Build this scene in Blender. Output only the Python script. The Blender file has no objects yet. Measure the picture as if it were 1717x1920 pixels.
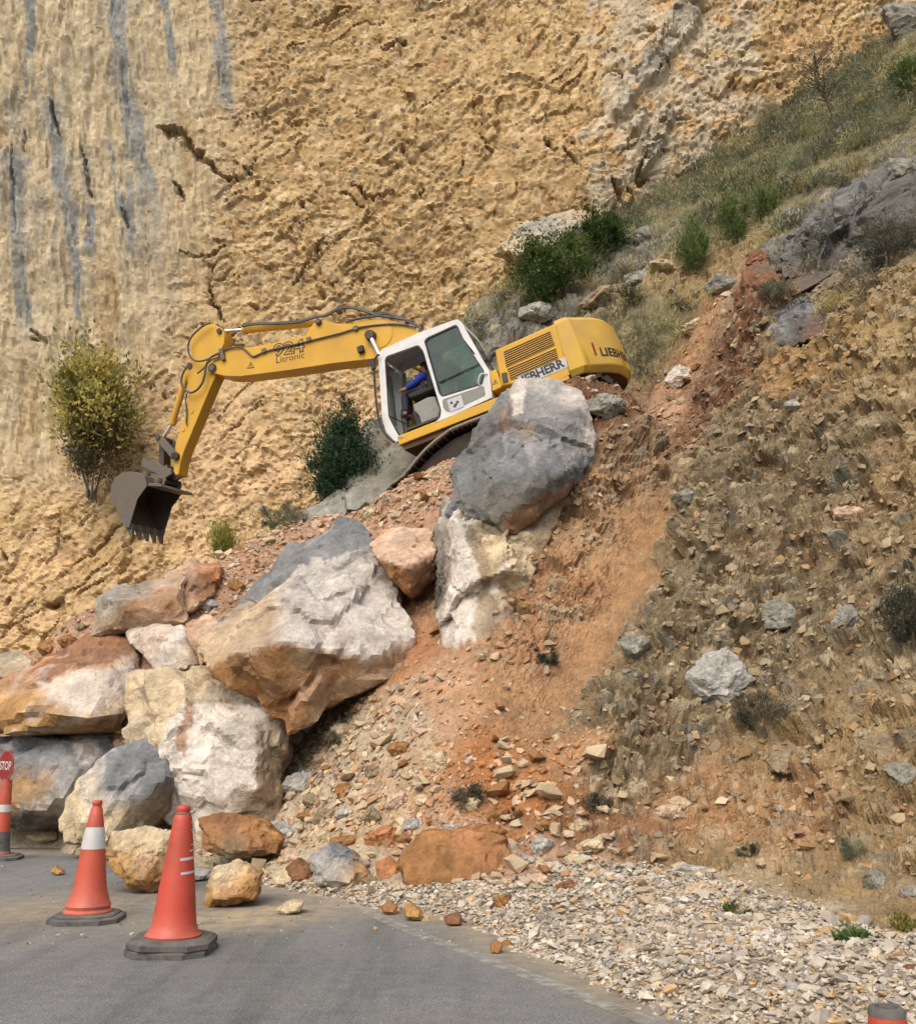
import bpy, bmesh, math, random
import numpy as np
from mathutils import Vector, Matrix

random.seed(7); RNG = np.random.default_rng(11)
S = bpy.context.scene
COL = S.collection
R = math.radians

# ------------------------------------------------------------------ camera, sky, sun, exposure
FPX, CX, CY, CAMZ = 1800.0, 858.5, 960.0, 1.25          # focal length and centre in photo pixels
PITCH = math.atan((1416 - 960) / FPX)
cam = bpy.data.cameras.new('camera'); cam.sensor_fit = 'HORIZONTAL'; cam.sensor_width = 36
cam.lens = 36 * FPX / 1717; cam.clip_start = 0.1; cam.clip_end = 400
camo = bpy.data.objects.new('camera', cam); COL.objects.link(camo)
camo.location = (0, 0, CAMZ); camo.rotation_euler = (math.pi / 2 + PITCH, 0, 0)
S.camera = camo

SUN_EL, SUN_AZ = R(50), R(205)                           # azimuth clockwise from +y : behind the camera, to the left
W = bpy.data.worlds.new('World'); S.world = W; W.use_nodes = True
nt = W.node_tree; nt.nodes.clear()
sky = nt.nodes.new('ShaderNodeTexSky'); sky.sky_type = 'NISHITA'; sky.sun_disc = False
sky.sun_elevation = SUN_EL; sky.sun_rotation = SUN_AZ; sky.air_density = 1.0; sky.dust_density = 6.0; sky.ozone_density = 1.0
bg = nt.nodes.new('ShaderNodeBackground'); bg.inputs[1].default_value = 0.15
wo = nt.nodes.new('ShaderNodeOutputWorld')
nt.links.new(sky.outputs[0], bg.inputs[0]); nt.links.new(bg.outputs[0], wo.inputs[0])
sun = bpy.data.lights.new('sun', 'SUN'); sun.energy = 0.55; sun.angle = R(60); sun.color = (1.0, 0.95, 0.87)
suno = bpy.data.objects.new('sun', sun); COL.objects.link(suno)
sd = Vector((math.sin(SUN_AZ) * math.cos(SUN_EL), math.cos(SUN_AZ) * math.cos(SUN_EL), math.sin(SUN_EL)))
suno.rotation_euler = sd.to_track_quat('Z', 'Y').to_euler()
suno.location = (0, 0, 30)
S.view_settings.view_transform = 'Standard'; S.view_settings.look = 'None'
S.view_settings.exposure = 0.68; S.view_settings.gamma = 1.0; S.view_settings.use_curve_mapping = False
S.render.engine = 'CYCLES'
S.cycles.max_bounces = 6; S.cycles.diffuse_bounces = 3; S.cycles.transparent_max_bounces = 12

# ------------------------------------------------------------------ helpers: camera rays, noise, interpolation
cP, sP = math.cos(PITCH), math.sin(PITCH)
def pix(u, v, Y):
    """world point seen at photo pixel (u, v) at forward distance Y"""
    a = (np.asarray(u, float) - CX) / FPX; b = (CY - np.asarray(v, float)) / FPX
    k = np.asarray(Y, float) / (cP - sP * b)
    return np.stack([a * k, np.broadcast_to(np.asarray(Y, float), np.shape(k)) + 0 * k, CAMZ + (sP + cP * b) * k], -1)
def ground(u, v, z=0.0):
    a = (u - CX) / FPX; b = (CY - v) / FPX
    k = (z - CAMZ) / (sP + cP * b)
    return np.array([a * k, (cP - sP * b) * k, z])
def proj(Wp):
    x, y, z = Wp[..., 0], Wp[..., 1], Wp[..., 2] - CAMZ
    d = cP * y + sP * z
    return CX + FPX * x / d, CY - FPX * (-sP * y + cP * z) / d

def C(r, g, b, k=0.75):
    """photo colour (sRGB 0-255) of a fully lit surface -> base colour"""
    return np.array([k * ((c / 255 / 12.92) if c < 10 else ((c / 255 + .055) / 1.055) ** 2.4) for c in (r, g, b)])

_perm = np.random.default_rng(3).permutation(256).astype(np.int64)
_perm = np.concatenate([_perm, _perm, _perm])
_g = np.random.default_rng(4).normal(size=(256, 3)); _g /= np.linalg.norm(_g, axis=1)[:, None]; _g = _g.astype(np.float32)
def perlin(p, seed=0):
    p = np.asarray(p, np.float32) + np.float32(seed * 17.13)
    i = np.floor(p).astype(np.int64); f = p - i; i &= 255
    w = f * f * f * (f * (f * 6 - 15) + 10)
    out = 0
    for dx in (0, 1):
        for dy in (0, 1):
            for dz in (0, 1):
                h = _perm[_perm[_perm[(i[:, 0] + dx) & 255] + ((i[:, 1] + dy) & 255)] + ((i[:, 2] + dz) & 255)]
                g = _g[h]
                d = g[:, 0] * (f[:, 0] - dx) + g[:, 1] * (f[:, 1] - dy) + g[:, 2] * (f[:, 2] - dz)
                ww = (w[:, 0] if dx else 1 - w[:, 0]) * (w[:, 1] if dy else 1 - w[:, 1]) * (w[:, 2] if dz else 1 - w[:, 2])
                out = out + d * ww
    return out * 1.5
def fbm(p, o=4, seed=0, gain=.5, ridged=False):
    a, s, out = 1.0, 0.0, 0
    p = np.asarray(p, np.float32)
    for k in range(o):
        n = perlin(p * (2.03 ** k), seed + k)
        if ridged: n = 1 - 2 * np.abs(n)
        out = out + a * n; s += a; a *= gain
    return out / s
def worley(p, seed=0):
    """F1, F2, random value of the cell, offset to the nearest centre, its random vector"""
    p = np.asarray(p, np.float32) + np.float32(seed * 31.7)
    i = np.floor(p).astype(np.int64); n = len(p)
    F1 = np.full(n, 9., np.float32); F2 = np.full(n, 9., np.float32); idr = np.zeros(n, np.int64); off = np.zeros((n, 3), np.float32)
    for dx in (-1, 0, 1):
        for dy in (-1, 0, 1):
            for dz in (-1, 0, 1):
                q = i + np.array([dx, dy, dz])
                h = _perm[_perm[_perm[q[:, 0] & 255] + (q[:, 1] & 255)] + (q[:, 2] & 255)]
                h2 = _perm[h + 91]; h3 = _perm[h2 + 37]
                c = q + np.stack([h, h2, h3], 1) / np.float32(255)
                d = (p - c).astype(np.float32); l = np.sqrt((d * d).sum(1))
                m = l < F1
                F2 = np.where(m, F1, np.minimum(F2, l)); F1 = np.where(m, l, F1)
                idr = np.where(m, h, idr); off[m] = d[m]
    return F1, F2, idr / 255.0, off, _g[idr]
def sstep(a, b, x):
    t = np.clip((x - a) / (b - a), 0, 1); return t * t * (3 - 2 * t)
def mix(a, b, t):
    t = np.asarray(t)
    return a * (1 - t[..., None]) + b * t[..., None]

class RBF:
    def __init__(s, X, V, c=0.8, lam=1e-3):
        s.X = X; s.c = c; n = len(X)
        K = -np.sqrt(((X[:, None] - X[None]) ** 2).sum(-1) + c * c) - lam * 0
        K[np.arange(n), np.arange(n)] += lam
        Pm = np.concatenate([np.ones((n, 1)), X], 1)
        A = np.block([[K, Pm], [Pm.T, np.zeros((Pm.shape[1],) * 2)]])
        s.w = np.linalg.solve(A, np.concatenate([V, np.zeros(Pm.shape[1])]))
    def __call__(s, Q):
        out = np.empty(len(Q))
        for k in range(0, len(Q), 40000):
            q = Q[k:k + 40000]
            d = -np.sqrt(((q[:, None] - s.X[None]) ** 2).sum(-1) + s.c ** 2)
            out[k:k + 40000] = d @ s.w[:len(s.X)] + np.concatenate([np.ones((len(q), 1)), q], 1) @ s.w[len(s.X):]
        return out
def idw(Q, X, V, pw=3.0):
    out = np.empty((len(Q), V.shape[1]))
    for k in range(0, len(Q), 40000):
        q = Q[k:k + 40000]
        d2 = ((q[:, None] - X[None]) ** 2).sum(-1) + 1e-3
        w = d2 ** (-pw / 2); out[k:k + 40000] = (w @ V) / w.sum(1)[:, None]
    return out
def polyd(u, v, pts):
    """distance to a polyline and the position along it (0-1)"""
    best = np.full(np.shape(u), 1e9); tt = np.zeros(np.shape(u)); n = len(pts) - 1
    for k in range(n):
        (x0, y0), (x1, y1) = pts[k], pts[k + 1]
        dx, dy = x1 - x0, y1 - y0
        t = np.clip(((u - x0) * dx + (v - y0) * dy) / (dx * dx + dy * dy), 0, 1)
        d = np.hypot(u - x0 - t * dx, v - y0 - t * dy); m = d < best
        best = np.where(m, d, best); tt = np.where(m, (k + t) / n, tt)
    return best, tt

# ------------------------------------------------------------------ helpers: objects
def tag(o, label=None, cat=None, group=None, kind=None):
    if label: o['label'] = label
    if cat: o['category'] = cat
    if group: o['group'] = group
    if kind: o['kind'] = kind
    return o
def empty(name, M=None, label=None, cat=None, group=None):
    o = bpy.data.objects.new(name, None); COL.objects.link(o); o.empty_display_size = .2
    if M is not None: o.matrix_world = M
    return tag(o, label, cat, group)
def mesh_np(name, V, F, mat, col=None, parent=None, smooth=True, loc=None, sharp=None):
    """V (n,3), F (m,3|4) index array"""
    V = np.asarray(V, np.float32)
    if loc is not None: V = V - np.asarray(loc, np.float32)
    me = bpy.data.meshes.new(name); F = np.asarray(F, np.int32); k = F.shape[1]
    me.vertices.add(len(V)); me.vertices.foreach_set('co', V.ravel())
    me.loops.add(F.size); me.loops.foreach_set('vertex_index', F.ravel())
    me.polygons.add(len(F)); me.polygons.foreach_set('loop_start', np.arange(0, F.size, k, dtype=np.int32))
    me.polygons.foreach_set('use_smooth', np.full(len(F), smooth))
    me.update(calc_edges=True)
    if col is not None:
        a = me.color_attributes.new('Col', 'FLOAT_COLOR', 'POINT')
        a.data.foreach_set('color', np.concatenate([col, np.ones((len(V), 1))], 1).astype(np.float32).ravel())
    if sharp: me.set_sharp_from_angle(angle=R(sharp))
    me.materials.append(mat)
    o = bpy.data.objects.new(name, me); COL.objects.link(o)
    if loc is not None: o.location = loc
    if parent is not None: o.parent = parent
    return o
class MB:
    def __init__(s): s.v = []; s.f = []
    def add(s, vs, fs):
        n = len(s.v); s.v += [tuple(map(float, v)) for v in vs]; s.f += [tuple(n + i for i in f) for f in fs]; return s
    def box(s, x0, x1, y0, y1, z0, z1):
        return s.add([(x, y, z) for x in (x0, x1) for y in (y0, y1) for z in (z0, z1)],
                     [(0, 1, 3, 2), (4, 6, 7, 5), (0, 4, 5, 1), (2, 3, 7, 6), (0, 2, 6, 4), (1, 5, 7, 3)])
    def prism(s, prof, y0, y1):
        n = len(prof)
        vs = [(x, y0, z) for x, z in prof] + [(x, y1, z) for x, z in prof]
        fs = [tuple(range(n))[::-1], tuple(range(n, 2 * n))] + [(i, (i + 1) % n, n + (i + 1) % n, n + i) for i in range(n)]
        return s.add(vs, fs)
    def tube(s, pts, r, n=8, caps=True):
        pts = [Vector(p) for p in pts]; m = len(pts); rs = r if hasattr(r, '__len__') else [r] * m
        ref = None; rings = []
        for i, p in enumerate(pts):
            t = (pts[min(i + 1, m - 1)] - pts[max(i - 1, 0)]).normalized()
            if ref is None: ref = Vector((0, 0, 1)) if abs(t.z) < .9 else Vector((0, 1, 0))
            a = (ref - t * ref.dot(t)).normalized(); ref = a; b = t.cross(a)
            rings.append([p + (a * math.cos(2 * math.pi * k / n) + b * math.sin(2 * math.pi * k / n)) * rs[i] for k in range(n)])
        vs = [v for ring in rings for v in ring]
        fs = [(i * n + k, i * n + (k + 1) % n, (i + 1) * n + (k + 1) % n, (i + 1) * n + k) for i in range(m - 1) for k in range(n)]
        if caps: fs += [tuple(range(n))[::-1], tuple(range((m - 1) * n, m * n))]
        return s.add(vs, fs)
    def lathe(s, prof, n=32, c=(0, 0, 0)):
        vs = [(c[0] + r * math.cos(2 * math.pi * k / n), c[1] + r * math.sin(2 * math.pi * k / n), c[2] + z) for r, z in prof for k in range(n)]
        m = len(prof)
        fs = [(i * n + k, i * n + (k + 1) % n, (i + 1) * n + (k + 1) % n, (i + 1) * n + k) for i in range(m - 1) for k in range(n)]
        fs += [tuple(range(n))[::-1], tuple(range((m - 1) * n, m * n))]
        return s.add(vs, fs)
    def build(s, name, mat, parent=None, bevel=0, smooth=35, seg=2):
        me = bpy.data.meshes.new(name); me.from_pydata(s.v, [], s.f)
        bm = bmesh.new(); bm.from_mesh(me); bmesh.ops.recalc_face_normals(bm, faces=bm.faces); bm.to_mesh(me); bm.free()
        if smooth:
            me.polygons.foreach_set('use_smooth', np.full(len(me.polygons), True)); me.set_sharp_from_angle(angle=R(smooth))
        me.materials.append(mat)
        o = bpy.data.objects.new(name, me); COL.objects.link(o)
        if parent is not None: o.parent = parent
        if bevel:
            b = o.modifiers.new('bevel', 'BEVEL'); b.width = bevel; b.segments = seg; b.limit_method = 'ANGLE'; b.angle_limit = R(40)
            b.harden_normals = False
        return o
def smooth_path(pts, k=4):
    pts = [Vector(p) for p in pts]; out = []
    for i in range(len(pts) - 1):
        p0, p1, p2, p3 = pts[max(i - 1, 0)], pts[i], pts[i + 1], pts[min(i + 2, len(pts) - 1)]
        for j in range(k):
            t = j / k
            out.append(.5 * ((2 * p1) + (p2 - p0) * t + (2 * p0 - 5 * p1 + 4 * p2 - p3) * t * t + (3 * p1 - p0 - 3 * p2 + p3) * t ** 3))
    return out + [pts[-1]]
def text2d(txt, offset=0.0, box=None, want=False, res=3):
    cu = bpy.data.curves.new('lettering', 'FONT'); cu.body = txt; cu.offset = offset; cu.resolution_u = res; cu.fill_mode = 'FRONT'
    o = bpy.data.objects.new('lettering', cu); me = o.to_mesh()
    V = np.array([v.co[:2] for v in me.vertices]); F = [tuple(p.vertices) for p in me.polygons]
    o.to_mesh_clear(); bpy.data.objects.remove(o); bpy.data.curves.remove(cu)
    if box is None: box = (V.min(0), np.ptp(V, 0))
    return ((V - box[0]) / box[1], F, box) if want else ((V - box[0]) / box[1], F)
def plate2d(outer, holes=(), res=1):
    """flat filled outline with holes -> 2D vertices and faces"""
    cu = bpy.data.curves.new('plate', 'CURVE'); cu.dimensions = '2D'; cu.fill_mode = 'FRONT'
    for pl in [outer] + list(holes):
        sp = cu.splines.new('POLY'); sp.points.add(len(pl) - 1); sp.use_cyclic_u = True
        for q, (x, y) in zip(sp.points, pl): q.co = (x, y, 0, 1)
    o = bpy.data.objects.new('plate', cu); me = o.to_mesh()
    V = [tuple(v.co[:2]) for v in me.vertices]; F = [tuple(p.vertices) for p in me.polygons]
    o.to_mesh_clear(); bpy.data.objects.remove(o); bpy.data.curves.remove(cu)
    return V, F
def solid_plate(V, F, to3, thick):
    """extrude a 2D filled plate along the vector thick"""
    mb = MB(); A = [Vector(to3(*v)) for v in V]; t = Vector(thick); n = len(A)
    ec = {}
    for f in F:
        for i in range(len(f)):
            e = (f[i], f[(i + 1) % len(f)]); ec[e] = ec.get(e, 0) + 1
    fs = [f for f in F] + [tuple(n + i for i in f[::-1]) for f in F]
    for (a, b) in ec:
        if (b, a) not in ec: fs.append((b, a, n + a, n + b))
    mb.add(A + [a + t for a in A], fs)
    return mb
def rounded(poly, r, k=4):
    out = []; n = len(poly)
    for i in range(n):
        p0, p1, p2 = Vector(poly[i - 1]), Vector(poly[i]), Vector(poly[(i + 1) % n])
        a = (p0 - p1); b = (p2 - p1); ra = min(r, a.length * .45, b.length * .45)
        s, e = p1 + a.normalized() * ra, p1 + b.normalized() * ra
        for j in range(k + 1):
            t = j / k; out.append(tuple((1 - t) ** 2 * s + 2 * t * (1 - t) * p1 + t * t * e))
    return out

# ------------------------------------------------------------------ materials
class NT:
    def __init__(s, name):
        s.m = bpy.data.materials.new(name); s.m.use_nodes = True; s.t = s.m.node_tree; s.t.nodes.clear()
        s.out = s.n('ShaderNodeOutputMaterial'); s.b = s.n('ShaderNodeBsdfPrincipled'); s.l(s.b.outputs[0], s.out.inputs[0])
    def n(s, t, **k):
        x = s.t.nodes.new(t)
        for a, v in k.items(): setattr(x, a, v)
        return x
    def l(s, a, b): s.t.links.new(a, b)
    def coord(s, kind='Object', scale=None):
        c = s.n('ShaderNodeTexCoord').outputs[kind]
        if scale:
            mp = s.n('ShaderNodeMapping'); mp.inputs['Scale'].default_value = scale; s.l(c, mp.inputs[0]); c = mp.outputs[0]
        return c
    def noise(s, co, scale, detail=4, rough=.55, dist=0):
        x = s.n('ShaderNodeTexNoise'); s.l(co, x.inputs['Vector']); x.inputs['Scale'].default_value = scale
        x.inputs['Detail'].default_value = detail; x.inputs['Roughness'].default_value = rough; x.inputs['Distortion'].default_value = dist
        return x.outputs['Fac']
    def ramp(s, fac, stops):
        x = s.n('ShaderNodeValToRGB'); s.l(fac, x.inputs[0]); e = x.color_ramp.elements
        while len(e) < len(stops): e.new(.5)
        for q, (p, c) in zip(e, stops):
            q.position = p; q.color = (*c, 1) if hasattr(c, '__len__') else (c, c, c, 1)
        return x.outputs[0]
    def mixc(s, fac, a, b, mode='MIX'):
        x = s.n('ShaderNodeMix', data_type='RGBA', blend_type=mode)
        for sock, v in ((0, fac), (6, a), (7, b)):
            if isinstance(v, bpy.types.NodeSocket): s.l(v, x.inputs[sock])
            elif hasattr(v, '__len__'): x.inputs[sock].default_value = (*v[:3], 1)
            else: x.inputs[sock].default_value = v if sock == 0 else (v, v, v, 1)
        return x.outputs[2]
    def bump(s, h, strength=.5, dist=.02, prev=None):
        x = s.n('ShaderNodeBump'); s.l(h, x.inputs['Height']); x.inputs['Strength'].default_value = strength; x.inputs['Distance'].default_value = dist
        if prev: s.l(prev, x.inputs['Normal'])
        return x.outputs[0]
    def attr(s, name='Col'):
        return s.n('ShaderNodeAttribute', attribute_name=name).outputs['Color']
def mat_rock(name, fine=30, amp=.45, bumpd=.03, vor=None, low=.55, high=1.4, vs=.5, hs=.8, crack=0):
    k = NT(name); co = k.coord()
    c = k.attr()
    m1 = k.ramp(k.noise(co, fine * .2, 5, .65), [(.25, low), (.75, high)])
    m2 = k.ramp(k.noise(co, fine, 4, .7), [(.3, .72), (.72, 1.25)])
    c = k.mixc(amp, c, m1, 'MULTIPLY'); c = k.mixc(amp, c, m2, 'MULTIPLY')
    k.l(c, k.b.inputs['Base Color']); k.b.inputs['Roughness'].default_value = .92; k.b.inputs['Specular IOR Level'].default_value = .2
    h = k.noise(co, fine * .5, 7, .68)
    nrm = k.bump(h, hs, bumpd)
    if vor:
        wn = k.n('ShaderNodeTexNoise'); k.l(co, wn.inputs['Vector']); wn.inputs['Scale'].default_value = vor * .6; wn.inputs['Detail'].default_value = 4
        va = k.n('ShaderNodeMix', data_type='VECTOR'); va.inputs[0].default_value = .25; k.l(co, va.inputs[4]); k.l(wn.outputs['Color'], va.inputs[5])
        for sc, dist in ((vor, bumpd * 1.2), (vor * 3.1, bumpd * .5)):
            vo = k.n('ShaderNodeTexVoronoi', feature='F1'); k.l(va.outputs[1], vo.inputs['Vector']); vo.inputs['Scale'].default_value = sc
            cr = k.n('ShaderNodeSeparateColor'); k.l(vo.outputs['Color'], cr.inputs[0])
            mx = k.n('ShaderNodeMath', operation='ADD'); k.l(vo.outputs['Distance'], mx.inputs[0]); k.l(cr.outputs[0], mx.inputs[1])
            nrm = k.bump(mx.outputs[0], vs, dist, nrm)
        c = k.mixc(.35, c, k.ramp(cr.outputs[1], [(0., .7), (1., 1.3)]), 'MULTIPLY'); k.l(c, k.b.inputs['Base Color'])
    if crack:
        wn2 = k.n('ShaderNodeTexNoise'); k.l(co, wn2.inputs['Vector']); wn2.inputs['Scale'].default_value = crack * .5; wn2.inputs['Detail'].default_value = 5
        vb = k.n('ShaderNodeMix', data_type='VECTOR'); vb.inputs[0].default_value = .3; k.l(co, vb.inputs[4]); k.l(wn2.outputs['Color'], vb.inputs[5])
        for sc, wd in ((crack, .03), (crack * 2.7, .05)):
            ve = k.n('ShaderNodeTexVoronoi', feature='DISTANCE_TO_EDGE'); k.l(vb.outputs[1], ve.inputs['Vector']); ve.inputs['Scale'].default_value = sc
            ln = k.ramp(ve.outputs['Distance'], [(0., 1.), (wd, 0.)]); mk = k.ramp(k.noise(co, sc * .6, 3), [(.48, 0.), (.62, 1.)])
            f = k.mixc(1., ln, mk, 'MULTIPLY'); cc = k.mixc(f, c, k.mixc(1., c, (.42, .38, .33), 'MULTIPLY')); c = cc; k.l(c, k.b.inputs['Base Color'])
            inv = k.mixc(1., (1, 1, 1), f, 'SUBTRACT'); nrm = k.bump(inv, .6, bumpd, nrm)
    h2 = k.noise(co, fine * 3, 4, .6)
    nrm = k.bump(h2, .5, bumpd * .3, nrm)
    k.l(nrm, k.b.inputs['Normal'])
    return k.m
def mat_plain(name, col, rough=.5, metal=0, dirt=None, dirt_col=(.25, .19, .12), scale=3, bump=0, spec=.5, fade=.15):
    k = NT(name); co = k.coord()
    c = k.mixc(k.ramp(k.noise(co, scale * 4, 5, .7), [(.35, 0.), (.75, 1.)]), [x * (1 - fade) for x in col], [min(1, x * (1 + fade)) for x in col])
    if dirt:
        f = k.ramp(k.noise(co, scale, 6, .7), [(.5 - dirt * .3, 0.), (.75, min(1, dirt * 1.6))])
        c = k.mixc(f, c, dirt_col)
        sc = k.ramp(k.noise(co, scale * 14, 3, .8), [(.68, 0.), (.74, min(1., dirt * 1.5))])
        c = k.mixc(sc, c, [x * .6 for x in dirt_col])
    k.l(c, k.b.inputs['Base Color']); k.b.inputs['Metallic'].default_value = metal
    rr = k.ramp(k.noise(co, scale * 3, 4), [(.3, max(0, rough - .1)), (.7, min(1, rough + .15))])
    k.l(rr, k.b.inputs['Roughness']); k.b.inputs['Specular IOR Level'].default_value = spec
    if bump: k.l(k.bump(k.noise(co, scale * 20, 4, .6), .5, bump), k.b.inputs['Normal'])
    return k.m
def mat_glass(name, tint, alpha=.3):
    k = NT(name); t = k.n('ShaderNodeBsdfTransparent'); t.inputs[0].default_value = (*tint, 1)
    g = k.n('ShaderNodeBsdfGlossy'); g.inputs['Roughness'].default_value = .04; g.inputs[0].default_value = (.9, .95, .95, 1)
    f = k.n('ShaderNodeFresnel'); f.inputs[0].default_value = 1.5
    d = k.n('ShaderNodeBsdfDiffuse'); d.inputs[0].default_value = (.42, .42, .38, 1)
    co = k.coord(); dust = k.ramp(k.noise(co, 3, 5, .7), [(.4, .02), (.8, alpha)])
    m1 = k.n('ShaderNodeMixShader'); k.l(dust, m1.inputs[0]); k.l(t.outputs[0], m1.inputs[1]); k.l(d.outputs[0], m1.inputs[2])
    m = k.n('ShaderNodeMixShader'); k.l(f.outputs[0], m.inputs[0]); k.l(m1.outputs[0], m.inputs[1]); k.l(g.outputs[0], m.inputs[2])
    k.l(m.outputs[0], k.out.inputs[0])
    return k.m
def mat_leaf(name, trans=.4):
    k = NT(name); c = k.attr()
    k.l(c, k.b.inputs['Base Color']); k.b.inputs['Roughness'].default_value = .75; k.b.inputs['Specular IOR Level'].default_value = .15
    tr = k.n('ShaderNodeBsdfTranslucent'); k.l(c, tr.inputs[0])
    m = k.n('ShaderNodeMixShader'); m.inputs[0].default_value = trans; k.l(k.b.outputs[0], m.inputs[1]); k.l(tr.outputs[0], m.inputs[2])
    k.l(m.outputs[0], k.out.inputs[0])
    return k.m
M = {}
M['cliff'] = mat_rock('cliff_rock', 9, .55, .04, 4.5, vs=.22, hs=.45)
M['hill'] = mat_rock('slope_soil', 22, .6, .03, 16.)
M['rock'] = mat_rock('boulder_stone', 14, .72, .035, 10., vs=.35, hs=.95)
M['stone'] = mat_rock('loose_stone', 30, .5, .012)
M['leaf'] = mat_leaf('foliage')
M['bark'] = mat_plain('bark', (.10, .075, .05), .95, bump=.01)

# ------------------------------------------------------------------ the machine's place (needed for the ground under it)
MT = np.array([1.475, 17.998, 6.57]); MYAW, MPIT, MROL = .364, .25, -.088
def mrot():
    ca, sa = math.cos(MYAW), math.sin(MYAW)
    R0 = np.stack([[-ca, sa, 0], [-sa, -ca, 0], [0, 0, 1.]], 1)
    a, b = MPIT, MROL
    Ry = np.array([[math.cos(a), 0, math.sin(a)], [0, 1, 0], [-math.sin(a), 0, math.cos(a)]])
    Rx = np.array([[1, 0, 0], [0, math.cos(b), -math.sin(b)], [0, math.sin(b), math.cos(b)]])
    return R0 @ Ry @ Rx
MR = mrot()
def mw(x, y, z): return MR @ np.array([x, y, z]) + MT
def mach(u, v, y):
    """(x, z) in the machine's own frame of photo pixel (u, v) on its plane y"""
    d = pix(u, v, 10.) - np.array([0, 0, CAMZ]); dl = MR.T @ d; ol = MR.T @ (np.array([0, 0, CAMZ]) - MT)
    q = ol + (y - ol[1]) / dl[1] * dl
    return (q[0], q[2])

def _h(x): return np.modf(np.abs(np.sin(x * 127.1 + 3.3) * 43758.5453))[0]

# ------------------------------------------------------------------ the cliff
CL_CTRL = [(-300, 0, 28), (0, 0, 27.5), (420, 0, 27.3), (900, 0, 27), (1300, 0, 26.2), (1700, 0, 26), (2000, 0, 26),
           (-300, 600, 28), (0, 600, 27.8), (420, 500, 26.8), (700, 500, 27), (900, 500, 26.8), (1200, 300, 25.6), (1500, 150, 26), (1900, 300, 27),
           (0, 1000, 27), (300, 1000, 26), (600, 900, 26), (900, 800, 27), (1400, 700, 28), (0, 1300, 25.5), (500, 1300, 25.5), (1000, 1300, 27), (1800, 1300, 29),
           (200, 800, 27.4), (150, 700, 27.6), (-300, 1300, 26), (-300, -300, 27.5), (900, -300, 26.5), (2000, -300, 26)]
CD = np.array(CL_CTRL, float)
cliff_f = RBF(CD[:, :2] / 300, CD[:, 2], .5)
def make_cliff():
    nu, nv = 760, 560
    U, Vv = np.meshgrid(np.concatenate([np.linspace(-1500, -215, 60), np.linspace(-210, 1930, nu - 100), np.linspace(1935, 2900, 40)]), np.concatenate([np.linspace(-700, -205, 40), np.linspace(-200, 1330, nv - 60), np.linspace(1335, 1560, 20)]))
    u, v = U.ravel(), Vv.ravel()
    D = cliff_f(np.stack([u, v], 1) / 300)
    P = pix(u, v, D)
    n = len(u)
    wob = fbm(P * .5, 3, 5) * 60
    flute = (1 - sstep(-110, 120, u - np.interp(v, [-300, 0, 350, 600, 800, 950, 1000], [430, 430, 420, 340, 230, 150, -200]) + wob)) * (1 - sstep(820, 1000, v + wob))
    # relief
    Q = P.copy(); Q[:, 0] += .12 * (P[:, 2] - 12) + .35 * fbm(P * .45, 4, 18)                       # flutes lean a little
    warp = np.stack([fbm(P * .6, 3, 21), fbm(P * .6, 3, 22), fbm(P * .6, 3, 23)], 1)
    fl = fbm(np.stack([Q[:, 0] * 1.5, Q[:, 1] * .3, Q[:, 2] * .13], 1) + warp * .35, 4, 2, .55, True)
    fl2 = fbm(np.stack([Q[:, 0] * 6, Q[:, 1] * .6, Q[:, 2] * .5], 1) + warp * .6, 3, 6)
    d_fl = .24 * fl + .09 * fl2 + .10 * fbm(np.stack([Q[:, 0] * 3.2, Q[:, 1] * .4, Q[:, 2] * .22], 1) + warp * .5, 3, 16, .55, True) + .05 * fbm(P * 4, 4, 9) + .25 * fbm(P * .5, 3, 15) + .05 * fbm(np.stack([Q[:, 0] * 9, Q[:, 1] * 3, Q[:, 2] * 1.1], 1) + warp, 3, 19, .6, True)
    ang = .75
    rot = np.stack([P[:, 0] * math.cos(ang) + P[:, 2] * math.sin(ang), P[:, 1], -P[:, 0] * math.sin(ang) + P[:, 2] * math.cos(ang)], 1)
    big = fbm(P * .33, 4, 31)
    A = rot * np.array([.75, 1., 1.25]) + warp * .7
    f1, f2, idb, off, gv = worley(A, 1)
    blk = (idb - .5) * .5 + (off * gv).sum(1) * .75
    f1b, f2b, idb2, off2, gv2 = worley(rot * np.array([2., 2.6, 3.2]) + warp * 1.3, 2)
    blk2 = (idb2 - .5) * .24 + (off2 * gv2).sum(1) * .34
    f1c, f2c, idb3, off3, gv3 = worley(rot * np.array([5.5, 7, 8.]) + warp * 2, 3)
    blk3 = (idb3 - .5) * .10 + (off3 * gv3).sum(1) * .14
    blocky = .35 + .65 * sstep(-.25, .35, fbm(P * .22, 2, 77) + sstep(900, 1350, u) * .5 + sstep(620, 800, v) * .35)
    f1d, f2d, idb4, off4, gv4 = worley(rot * np.array([11., 13, 15.]) + warp * 3, 4)
    blk4 = (idb4 - .5) * .06 + (off4 * gv4).sum(1) * .08
    fis = np.abs(perlin(rot * np.array([.9, 1.2, 2.2]) + warp * 1.6, 46)); fis2 = np.abs(perlin(rot * np.array([2.6, 3, 5.]) + warp * 2.4, 47))
    fisd = np.maximum((1 - sstep(0, .03, fis)) * .5, 1 - sstep(.02, .07, f2 - f1)) * sstep(-.05, .25, fbm(P * .9, 3, 48)); fisd2 = (1 - sstep(.03, .10, f2b - f1b)) * sstep(-.1, .25, fbm(P * 2, 2, 49))
    d_oc = .32 * big + blk * .17 * blocky + blk2 * (.06 + .20 * blocky) + blk3 * (.14 + .26 * blocky) + blk4 * .35 + .03 * fbm(P * 3, 5, 12, .6) - .07 * fisd * (.4 + .6 * blocky) - .05 * fisd2
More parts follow.
